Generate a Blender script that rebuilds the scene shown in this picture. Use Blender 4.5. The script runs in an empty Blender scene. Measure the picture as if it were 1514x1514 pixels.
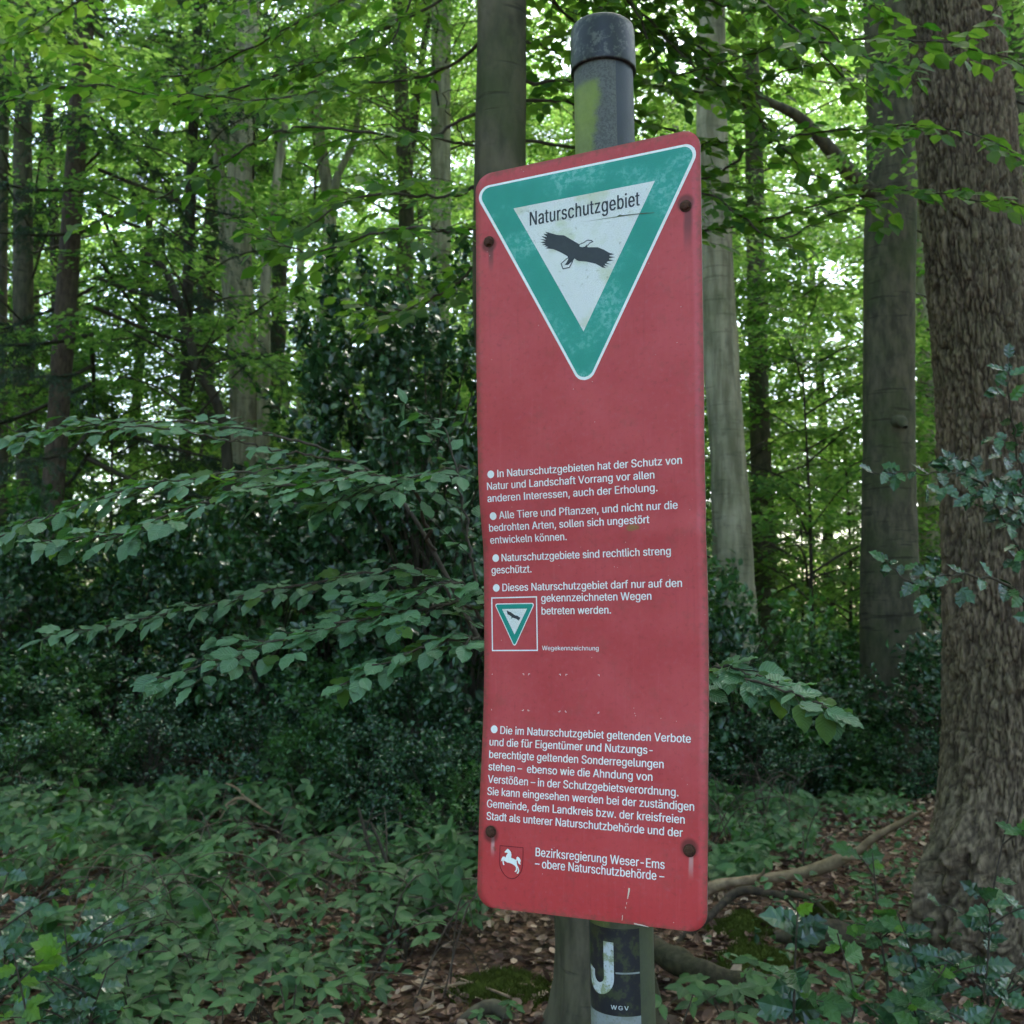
import bpy, math, random
import numpy as np
from mathutils import Vector, Matrix, noise as mnoise

SC = bpy.context.scene
COL = SC.collection
R_ = math.radians
rng = np.random.default_rng(7)

# ------------------------------------------------------------------ camera
PITCH = R_(5.058)
FPX = 1573.0                      # focal length in pixels of the 1514 px photo
EYE = Vector((0.0, 0.0, 1.5))
cam = bpy.data.cameras.new('camera')
cam.sensor_width = 36.0
cam.sensor_fit = 'HORIZONTAL'
cam.lens = 36.0 * FPX / 1514.0
cam.clip_start = 0.05
cam.clip_end = 400.0
cam.dof.use_dof = True
cam.dof.focus_distance = 1.56
cam.dof.aperture_fstop = 11.0
camo = bpy.data.objects.new('camera', cam)
COL.objects.link(camo)
camo.location = EYE
camo.rotation_euler = (R_(90) + PITCH, 0, 0)
SC.camera = camo

# ------------------------------------------------------------------ world, sun, exposure
SUN_EL, SUN_AZ = 58.0, 25.0       # azimuth clockwise from +Y (in front, a little to the right)
world = bpy.data.worlds.new('World')
SC.world = world
world.use_nodes = True
wn = world.node_tree.nodes
wl = world.node_tree.links
wn.clear()
sky = wn.new('ShaderNodeTexSky')
sky.sky_type = 'NISHITA'
sky.sun_disc = False
sky.sun_elevation = R_(SUN_EL)
sky.sun_rotation = R_(SUN_AZ)
sky.air_density = 1.0
sky.dust_density = 3.0
sky.ozone_density = 1.0
bgn = wn.new('ShaderNodeBackground')
bgn.inputs['Strength'].default_value = 0.15
outw = wn.new('ShaderNodeOutputWorld')
wl.new(sky.outputs[0], bgn.inputs[0])
wl.new(bgn.outputs[0], outw.inputs[0])
sun = bpy.data.lights.new('sun', 'SUN')
sun.energy = 1.5
sun.angle = R_(12)
sun.color = (1.0, 0.95, 0.86)
suno = bpy.data.objects.new('sun', sun)
COL.objects.link(suno)
el, az = R_(SUN_EL), R_(SUN_AZ)
sd = Vector((math.sin(az) * math.cos(el), math.cos(az) * math.cos(el), math.sin(el)))
suno.rotation_euler = sd.to_track_quat('Z', 'Y').to_euler()
suno.location = (0, 0, 30)
SC.view_settings.view_transform = 'Standard'
SC.view_settings.look = 'None'
SC.view_settings.gamma = 1.0
SC.view_settings.use_curve_mapping = False
SC.view_settings.exposure = 2.85
SC.render.engine = 'CYCLES'
SC.cycles.max_bounces = 6
SC.cycles.diffuse_bounces = 3
SC.cycles.glossy_bounces = 2
SC.cycles.transmission_bounces = 4
SC.cycles.use_adaptive_sampling = True
SC.cycles.adaptive_threshold = 0.03
SC.cycles.use_denoising = True
SC.cycles.sample_clamp_indirect = 6.0

# ------------------------------------------------------------------ helpers
def pix(px, py, Y):
    """world point seen at photo pixel (px, py) at distance Y in front of the eye"""
    x = (px - 757.0) / FPX
    y = -(py - 757.0) / FPX
    d = Vector((x, math.cos(PITCH) - y * math.sin(PITCH), math.sin(PITCH) + y * math.cos(PITCH)))
    return EYE + d * (Y / d.y)

def tag(o, label=None, cat=None, group=None, kind=None):
    if label: o['label'] = label
    if cat: o['category'] = cat
    if group: o['group'] = group
    if kind: o['kind'] = kind
    return o

def empty(name, loc=(0, 0, 0), rz=0.0):
    o = bpy.data.objects.new(name, None)
    COL.objects.link(o)
    o.location = loc
    o.rotation_euler = (0, 0, rz)
    o.empty_display_size = 0.1
    return o

def link(name, me, parent=None, mat=None, world_parent=True):
    """link a mesh whose vertices are in the parent's local space"""
    o = bpy.data.objects.new(name, me)
    COL.objects.link(o)
    if parent is not None:
        o.parent = parent
    if mat is not None and len(me.materials) == 0:
        me.materials.append(mat)
    return o

def mesh_np(name, V, F, uv=None, rnd=None, smooth=False, mat=None):
    """V (n,3); F (m,k) with one fixed k; uv per vertex; rnd per face"""
    me = bpy.data.meshes.new(name)
    V = np.ascontiguousarray(V, dtype=np.float32)
    F = np.ascontiguousarray(F, dtype=np.int32)
    m, k = F.shape
    me.vertices.add(len(V)); me.vertices.foreach_set('co', V.ravel())
    me.loops.add(m * k); me.loops.foreach_set('vertex_index', F.ravel())
    me.polygons.add(m)
    me.polygons.foreach_set('loop_start', np.arange(0, m * k, k, dtype=np.int32))
    me.polygons.foreach_set('loop_total', np.full(m, k, dtype=np.int32))
    me.polygons.foreach_set('use_smooth', np.full(m, smooth, dtype=bool))
    if uv is not None:
        l = me.uv_layers.new(name='UVMap')
        l.data.foreach_set('uv', np.ascontiguousarray(uv[F.ravel()], dtype=np.float32).ravel())
    if rnd is not None:
        a = me.attributes.new('rnd', 'FLOAT', 'FACE')
        a.data.foreach_set('value', np.ascontiguousarray(rnd, dtype=np.float32))
    me.update(calc_edges=True)
    if mat: me.materials.append(mat)
    return me

def catmull(pts, n=8):
    P = np.array([tuple(p) for p in pts], dtype=float)
    if len(P) < 3:
        t = np.linspace(0, 1, n * (len(P) - 1) + 1)[:, None]
        return P[0] * (1 - t) + P[-1] * t
    Q = np.vstack([2 * P[0] - P[1], P, 2 * P[-1] - P[-2]])
    out = []
    for i in range(1, len(Q) - 2):
        for j in range(n):
            t = j / n
            out.append(0.5 * ((2 * Q[i]) + (-Q[i-1] + Q[i+1]) * t + (2*Q[i-1] - 5*Q[i] + 4*Q[i+1] - Q[i+2]) * t*t
                              + (-Q[i-1] + 3*Q[i] - 3*Q[i+1] + Q[i+2]) * t**3))
    out.append(P[-1])
    return np.array(out)

def tube(path, radii, seg=6):
    """quads of a tube along path"""
    P = np.asarray(path, float); n = len(P)
    r = np.asarray(radii, float) if np.ndim(radii) else np.full(n, radii)
    T = np.gradient(P, axis=0); T /= np.linalg.norm(T, axis=1)[:, None] + 1e-12
    ref = np.array([0, 0, 1.0]) if abs(T[0][2]) < 0.9 else np.array([1.0, 0, 0])
    a = np.cross(T, ref); a /= np.linalg.norm(a, axis=1)[:, None] + 1e-12
    b = np.cross(T, a)
    th = np.linspace(0, 2 * np.pi, seg, endpoint=False)
    V = P[:, None] + r[:, None, None] * (np.cos(th)[None, :, None] * a[:, None] + np.sin(th)[None, :, None] * b[:, None])
    i = np.arange(n - 1)[:, None] * seg
    j = np.arange(seg)[None]
    F = np.stack([i + j, i + (j + 1) % seg, i + seg + (j + 1) % seg, i + seg + j], -1).reshape(-1, 4)
    return V.reshape(-1, 3), F

class Bag:
    def __init__(s): s.V = []; s.F = []; s.n = 0
    def add(s, VF):
        V, F = VF
        s.V.append(V); s.F.append(F + s.n); s.n += len(V)
    def mesh(s, name, mat, smooth=True):
        return mesh_np(name, np.vstack(s.V), np.vstack(s.F), smooth=smooth, mat=mat)

def norm(v):
    v = np.asarray(v, float)
    return v / (np.linalg.norm(v, axis=-1, keepdims=True) + 1e-12)

# ---- leaves: templates of unit length along +x, across y, up z
def leaf_template(kind):
    if kind == 'hi':            # pleated, finely toothed broad leaf, 28 triangles
        xs = np.array([0, .10, .24, .38, .52, .66, .79, .90, 1.0])
        w = np.array([0, .19, .31, .36, .345, .30, .215, .115, 0])
        V = []; uv = []
        for i, (x, h) in enumerate(zip(xs, w)):
            z = -0.10 * (x - .45) ** 2
            V.append((x, 0, z)); uv.append((.5, x))
            if 0 < i < 8:
                zz = .045 * (1 if i % 2 else -.2)
                V.append((x - .02, h, z + .07 * h + zz)); uv.append((1, x))
                V.append((x - .02, -h, z + .07 * h + zz)); uv.append((0, x))
        def c(i): return 0 if i == 0 else 1 + (i - 1) * 3
        F = []
        for i in range(8):
            a, b = c(i), c(i + 1)
            for s in (1, 2):
                if i == 0: f = (a, b, b + s)
                elif i == 7: f = (a, b, a + s)
                else: f = None
                if f:
                    F.append(f if s == 1 else (f[0], f[2], f[1]))
                else:
                    q1, q2 = (a, b, b + s), (a, b + s, a + s)
                    for q in (q1, q2):
                        F.append(q if s == 1 else (q[0], q[2], q[1]))
    elif kind == 'mid':         # 8 triangles
        V = [(0,0,0),(.5,0,-.02),(1,0,-.09),(.22,.27,.03),(.6,.31,.02),(.22,-.27,.03),(.6,-.31,.02)]
        uv = [(.5,0),(.5,.5),(.5,1),(1,.22),(1,.6),(0,.22),(0,.6)]
        F = [(0,1,3),(3,1,4),(1,2,4),(0,5,1),(5,6,1),(1,6,2)]
    elif kind == 'lo':          # 2 triangles, folded on the midrib
        V = [(0,0,0),(.45,.33,.06),(1,0,-.04),(.5,-.33,.06)]
        uv = [(.5,0),(1,.45),(.5,1),(0,.5)]
        F = [(0,2,1),(0,3,2)]
    elif kind == 'holly':       # wavy with spines, 18 triangles
        xs = [0,.16,.28,.42,.54,.68,.80,1.0]
        w  = [0,.27,.20,.31,.22,.26,.12,0]
        V = []; uv = []
        for i,(x,h) in enumerate(zip(xs,w)):
            V.append((x,0,-.05*(x-.5)**2)); uv.append((.5,x))
            if 0 < i < 7:
                z = .075 if i % 2 else .02
                V.append((x+.02,h,z)); uv.append((1,x)); V.append((x+.02,-h,z)); uv.append((0,x))
        def c(i): return 0 if i == 0 else 1+(i-1)*3
        F = []
        for i in range(7):
            a,b = c(i),c(i+1)
            for s in (1,2):
                if i == 0: fs=[(a,b,b+s)]
                elif i == 6: fs=[(a,b,a+s)]
                else: fs=[(a,b,b+s),(a,b+s,a+s)]
                for q in fs: F.append(q if s==1 else (q[0],q[2],q[1]))
    elif kind == 'hollylo':     # 6 triangles, bent edge and spine points
        V = [(0,0,0),(.5,0,.03),(1,0,-.05),(.28,.26,.10),(.62,.27,.10),(.28,-.26,.10),(.62,-.27,.10)]
        uv = [(.5,0),(.5,.5),(.5,1),(1,.28),(1,.62),(0,.28),(0,.62)]
        F = [(0,1,3),(3,1,4),(1,2,4),(0,5,1),(5,6,1),(1,6,2)]
    elif kind == 'bramble':     # ovate pointed leaflet, 10 triangles
        V = [(0,0,0),(.33,0,-.01),(.68,0,-.02),(1,0,-.08),(.12,.16,.02),(.36,.25,.045),(.70,.17,.02),(.12,-.16,.02),(.36,-.25,.045),(.70,-.17,.02)]
        uv = [(.5,0),(.5,.33),(.5,.68),(.5,1),(.8,.12),(1,.36),(.9,.7),(.2,.12),(0,.36),(.1,.7)]
        F = [(0,1,4),(4,1,5),(1,2,5),(5,2,6),(2,3,6),(0,7,1),(7,8,1),(1,8,2),(8,9,2),(2,9,3)]
    elif kind == 'litter':      # curled dead leaf, 4 triangles
        V = [(0,0,.05),(.5,0,-.03),(1,0,.14),(.22,.24,.10),(.62,.28,.20),(.25,-.26,.12),(.6,-.27,.09)]
        uv = [(.5,0),(.5,.5),(.5,1),(1,.22),(1,.6),(0,.22),(0,.6)]
        F = [(0,1,3),(3,1,4),(1,2,4),(0,5,1),(5,6,1),(1,6,2)]
    return np.array(V, float), np.array(F), np.array(uv, float)
TPL = {k: leaf_template(k) for k in ('hi', 'mid', 'lo', 'holly', 'hollylo', 'litter', 'bramble')}

def frames_join(L):
    L = [f for f in L if len(f[0])]
    return tuple(np.concatenate([f[i] for f in L]) for i in range(4))

def leaf_mass(name, kind, fr, mat, seed=0, smooth=False):
    P, A, N, S = fr
    A = norm(A); Bv = norm(np.cross(N, A)); Nn = np.cross(A, Bv)
    V, F, uv = TPL[kind]
    n, k = len(P), len(V)
    W = (P[:, None] + S[:, None, None] * (V[None, :, 0, None] * A[:, None] + V[None, :, 1, None] * Bv[:, None]
         + V[None, :, 2, None] * Nn[:, None])).reshape(-1, 3)
    FF = (F[None] + (np.arange(n) * k)[:, None, None]).reshape(-1, 3)
    r = np.repeat(np.random.default_rng(seed).random(n), len(F))
    return mesh_np(name, W, FF, uv=np.tile(uv, (n, 1)), rnd=r, smooth=smooth, mat=mat)

def frame_matrix(P, A, N, S):
    A = Vector(A).normalized(); N = Vector(N)
    B = N.cross(A).normalized(); Nn = A.cross(B)
    m = Matrix.Identity(4)
    for i in range(3):
        m[i][0] = A[i] * S; m[i][1] = B[i] * S; m[i][2] = Nn[i] * S; m[i][3] = P[i]
    return m

# ------------------------------------------------------------------ materials
def newmat(name):
    m = bpy.data.materials.new(name); m.use_nodes = True
    n = m.node_tree.nodes; n.clear()
    return m, n, m.node_tree.links

def nd(n, t, **kw):
    x = n.new(t)
    for k, v in kw.items(): setattr(x, k, v)
    return x

class G:
    """tiny node-graph writer"""
    def __init__(s, name):
        s.m, s.n, s.l = newmat(name)
        s.out = s.n.new('ShaderNodeOutputMaterial')
    def put(s, sock, v):
        if hasattr(v, 'is_linked') or isinstance(v, bpy.types.NodeSocket): s.l.new(v, sock)
        else:
            if sock.type == 'RGBA' and len(v) == 3: v = (*v, 1)
            sock.default_value = v
    def math(s, op, a, b=0.0, c=None, clamp=False):
        x = nd(s.n, 'ShaderNodeMath', operation=op, use_clamp=clamp)
        s.put(x.inputs[0], a); s.put(x.inputs[1], b)
        if c is not None: s.put(x.inputs[2], c)
        return x.outputs[0]
    def mix(s, f, a, b, blend='MIX'):
        x = nd(s.n, 'ShaderNodeMix', data_type='RGBA', blend_type=blend)
        s.put(x.inputs[0], f); s.put(x.inputs[6], a); s.put(x.inputs[7], b)
        return x.outputs[2]
    def noise(s, vec, scale, detail=4.0, rough=.55, dist=0.0):
        x = s.n.new('ShaderNodeTexNoise')
        x.inputs['Scale'].default_value = scale; x.inputs['Detail'].default_value = detail
        x.inputs['Roughness'].default_value = rough; x.inputs['Distortion'].default_value = dist
        if vec is not None: s.l.new(vec, x.inputs['Vector'])
        return x.outputs[0]
    def vor(s, vec, scale, feature='F1'):
        x = nd(s.n, 'ShaderNodeTexVoronoi', feature=feature)
        x.inputs['Scale'].default_value = scale
        if vec is not None: s.l.new(vec, x.inputs['Vector'])
        return x.outputs[0]
    def coord(s, which='Object'):
        x = s.n.new('ShaderNodeTexCoord'); return x.outputs[which]
    def scale(s, vec, sc):
        x = nd(s.n, 'ShaderNodeVectorMath', operation='MULTIPLY')
        s.l.new(vec, x.inputs[0]); x.inputs[1].default_value = sc; return x.outputs[0]
    def ss(s, v, lo, hi):
        x = nd(s.n, 'ShaderNodeMapRange', interpolation_type='SMOOTHSTEP')
        s.put(x.inputs[0], v); x.inputs[1].default_value = lo; x.inputs[2].default_value = hi
        return x.outputs[0]
    def sep(s, vec):
        x = s.n.new('ShaderNodeSeparateXYZ'); s.l.new(vec, x.inputs[0]); return x.outputs
    def bump(s, h, strength=.5, dist=.01):
        x = s.n.new('ShaderNodeBump'); x.inputs['Strength'].default_value = strength
        x.inputs['Distance'].default_value = dist; s.l.new(h, x.inputs['Height']); return x.outputs[0]
    def pbr(s, col, rough=.6, spec=.4, nrm=None, metal=0.0):
        x = s.n.new('ShaderNodeBsdfPrincipled')
        s.put(x.inputs['Base Color'], col); s.put(x.inputs['Roughness'], rough)
        x.inputs['Specular IOR Level'].default_value = spec
        x.inputs['Metallic'].default_value = metal
        if nrm is not None: s.l.new(nrm, x.inputs['Normal'])
        return x.outputs[0]
    def end(s, sh):
        s.l.new(sh, s.out.inputs[0]); return s.m

def leaf_material(name, c1, c2, t1, t2, rough=.42, spec=.45, trans=.4, veins=18.0, veinamt=.5):
    g = G(name)
    at = nd(g.n, 'ShaderNodeAttribute', attribute_name='rnd')
    oi = g.n.new('ShaderNodeObjectInfo')
    r = g.math('FRACT', g.math('ADD', at.outputs['Fac'], oi.outputs['Random']))
    uvx = g.sep(g.coord('UV'))
    au = g.math('ABSOLUTE', g.math('SUBTRACT', uvx[0], .5))
    wave = g.math('SINE', g.math('MULTIPLY', g.math('SUBTRACT', uvx[1], g.math('MULTIPLY', au, .55)), veins * 3.1416))
    vein = g.ss(wave, .55, 1.0)
    mid = g.math('SUBTRACT', 1.0, g.ss(au, .015, .05))
    vm = g.math('MULTIPLY', g.math('MAXIMUM', vein, mid), veinamt)
    base = g.mix(r, c1, c2)
    light = tuple(min(1, c * 1.6 + .01) for c in c2)
    base = g.mix(vm, base, light)
    if veinamt > .3:
        nz = g.noise(g.coord('Object'), 40.0, 2)
        base = g.mix(g.math('MULTIPLY', nz, .35), base, tuple(c * .6 for c in c1))
    tr = g.mix(r, t1, t2)
    tr = g.mix(g.math('MULTIPLY', vm, .5), tr, tuple(c * .5 for c in t1))
    bm = g.bump(g.math('MULTIPLY', wave, .5), .6, .0016) if veinamt > .3 else None
    p = g.pbr(base, rough, spec, bm)
    t = g.n.new('ShaderNodeBsdfTranslucent'); g.l.new(tr, t.inputs[0])
    mx = g.n.new('ShaderNodeMixShader'); mx.inputs[0].default_value = trans
    g.l.new(p, mx.inputs[1]); g.l.new(t.outputs[0], mx.inputs[2])
    return g.end(mx.outputs[0])

M = {}
M['beech_leaf'] = leaf_material('beech leaf', (.016,.06,.012), (.075,.165,.03), (.07,.23,.015), (.30,.50,.05), .45, .35, .48)
M['far_leaf'] = leaf_material('distant leaf', (.022,.075,.018), (.085,.18,.04), (.09,.27,.03), (.42,.64,.13), .5, .3, .52, veinamt=.1)
M['hornbeam_leaf'] = leaf_material('hornbeam leaf', (.030,.095,.042), (.125,.25,.125), (.07,.25,.02), (.16,.38,.03), .33, .6, .27)
M['holly_leaf'] = leaf_material('holly leaf', (.004,.020,.008), (.044,.118,.052), (.03,.10,.01), (.06,.17,.02), .26, .7, .16, veinamt=.15)
M['ivy_leaf'] = leaf_material('evergreen shrub leaf', (.008,.034,.010), (.060,.16,.045), (.05,.17,.015), (.10,.28,.02), .32, .45, .28, veinamt=.15)
M['bramble_leaf'] = leaf_material('bramble leaf', (.008,.040,.013), (.080,.175,.052), (.05,.2,.02), (.12,.32,.03), .42, .38, .26)
M['young_leaf'] = leaf_material('young bright leaf', (.07,.17,.025), (.12,.24,.03), (.16,.40,.02), (.22,.46,.04), .4, .4, .4)
M['needle'] = leaf_material('conifer needle', (.015,.04,.02), (.03,.06,.03), (.02,.06,.02), (.03,.08,.02), .5, .4, .15, veinamt=0)

def litter_material():
    g = G('dead beech leaf')
    at = nd(g.n, 'ShaderNodeAttribute', attribute_name='rnd')
    cr = g.n.new('ShaderNodeValToRGB'); e = cr.color_ramp.elements
    e[0].position = 0; e[0].color = (.045,.020,.012,1); e[1].position = 1; e[1].color = (.50,.35,.25,1)
    for p, c in ((.33,(.10,.048,.032,1)),(.62,(.22,.12,.078,1)),(.83,(.34,.21,.145,1))):
        x = e.new(p); x.color = c
    g.l.new(at.outputs['Fac'], cr.inputs[0])
    return g.end(g.pbr(cr.outputs[0], .6, .3))
M['litter'] = litter_material()

def ground_material():
    g = G('forest soil and leaf litter')
    c = g.coord('Object')
    v = g.vor(c, 26.0)
    n1 = g.noise(c, 14, 6, .7); n2 = g.noise(c, 1.3, 4)
    col = g.mix(g.ss(n1, .35, .68), (.035,.018,.011), (.17,.09,.055))
    col = g.mix(g.ss(n2, .5, .75), col, (.025,.022,.012))
    return g.end(g.pbr(col, .85, .2, g.bump(v, .8, .03)))
M['ground'] = ground_material()

def bark(name, c1, c2, cg, green=.35, sx=30.0, sz=6.0, bump=.4, dist=.006, lines=0.0, fissure_shade=None):
    g = G(name)
    c = g.coord('Object')
    v = g.scale(c, (sx, sx, sz))
    n1 = g.noise(v, 1.0, 6, .62)
    n2 = g.noise(c, 1.7, 4, .6)
    n3 = g.noise(c, 9.0, 5, .6)
    col = g.mix(g.ss(n1, .3, .7), c1, c2)
    col = g.mix(g.math('MULTIPLY', g.ss(n2, .42, .68), green), col, cg)
    col = g.mix(g.math('MULTIPLY', g.ss(n3, .55, .75), .45), col, tuple(x * .45 for x in c1))
    h = n1
    if lines:
        ln = g.noise(g.scale(c, (2.2, 2.2, 26)), 1.0, 3)
        lm = g.ss(ln, .60, .68)
        col = g.mix(g.math('MULTIPLY', lm, lines), col, tuple(x * .35 for x in c1))
        h = g.math('SUBTRACT', n1, g.math('MULTIPLY', lm, .6))
    if fissure_shade:                    # shade painted into the cracks, along with darker inner bark
        at = nd(g.n, 'ShaderNodeAttribute', attribute_name='fissure_shade')
        col = g.mix(g.math('MULTIPLY', at.outputs['Fac'], .8), col, fissure_shade)
    return g.end(g.pbr(col, .8, .25, g.bump(h, bump, dist)))
M['beech_bark'] = bark('beech bark', (.046,.039,.027), (.125,.104,.070), (.052,.066,.022), .7, 14, 5, .5, .005, .6)
M['pale_lit_bark'] = bark('pale lit beech bark', (.17,.147,.10), (.44,.38,.275), (.085,.095,.042), .5, 12, 1.6, .5, .006, .35)  # pale bark, its colour lightened further for sunlight on the stems
M['dark_bark'] = bark('dark bark', (.028,.022,.017), (.07,.055,.04), (.03,.035,.018), .4, 22, 6, .6, .006)
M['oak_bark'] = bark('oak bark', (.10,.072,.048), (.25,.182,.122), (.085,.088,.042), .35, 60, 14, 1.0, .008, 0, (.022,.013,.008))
M['red_bark'] = bark('conifer bark', (.055,.036,.028), (.12,.085,.066), (.05,.05,.03), .3, 30, 9, .7, .006)
M['twig'] = bark('twig bark', (.035,.026,.02), (.08,.06,.045), (.04,.045,.02), .3, 60, 60, .3, .002)
M['dead_wood'] = bark('weathered fallen wood', (.15,.095,.058), (.33,.225,.14), (.11,.085,.045), .4, 24, 24, .7, .004)
M['old_log'] = bark('rotting log', (.025,.018,.013), (.09,.062,.04), (.035,.045,.012), .4, 40, 30, .8, .006)

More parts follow.
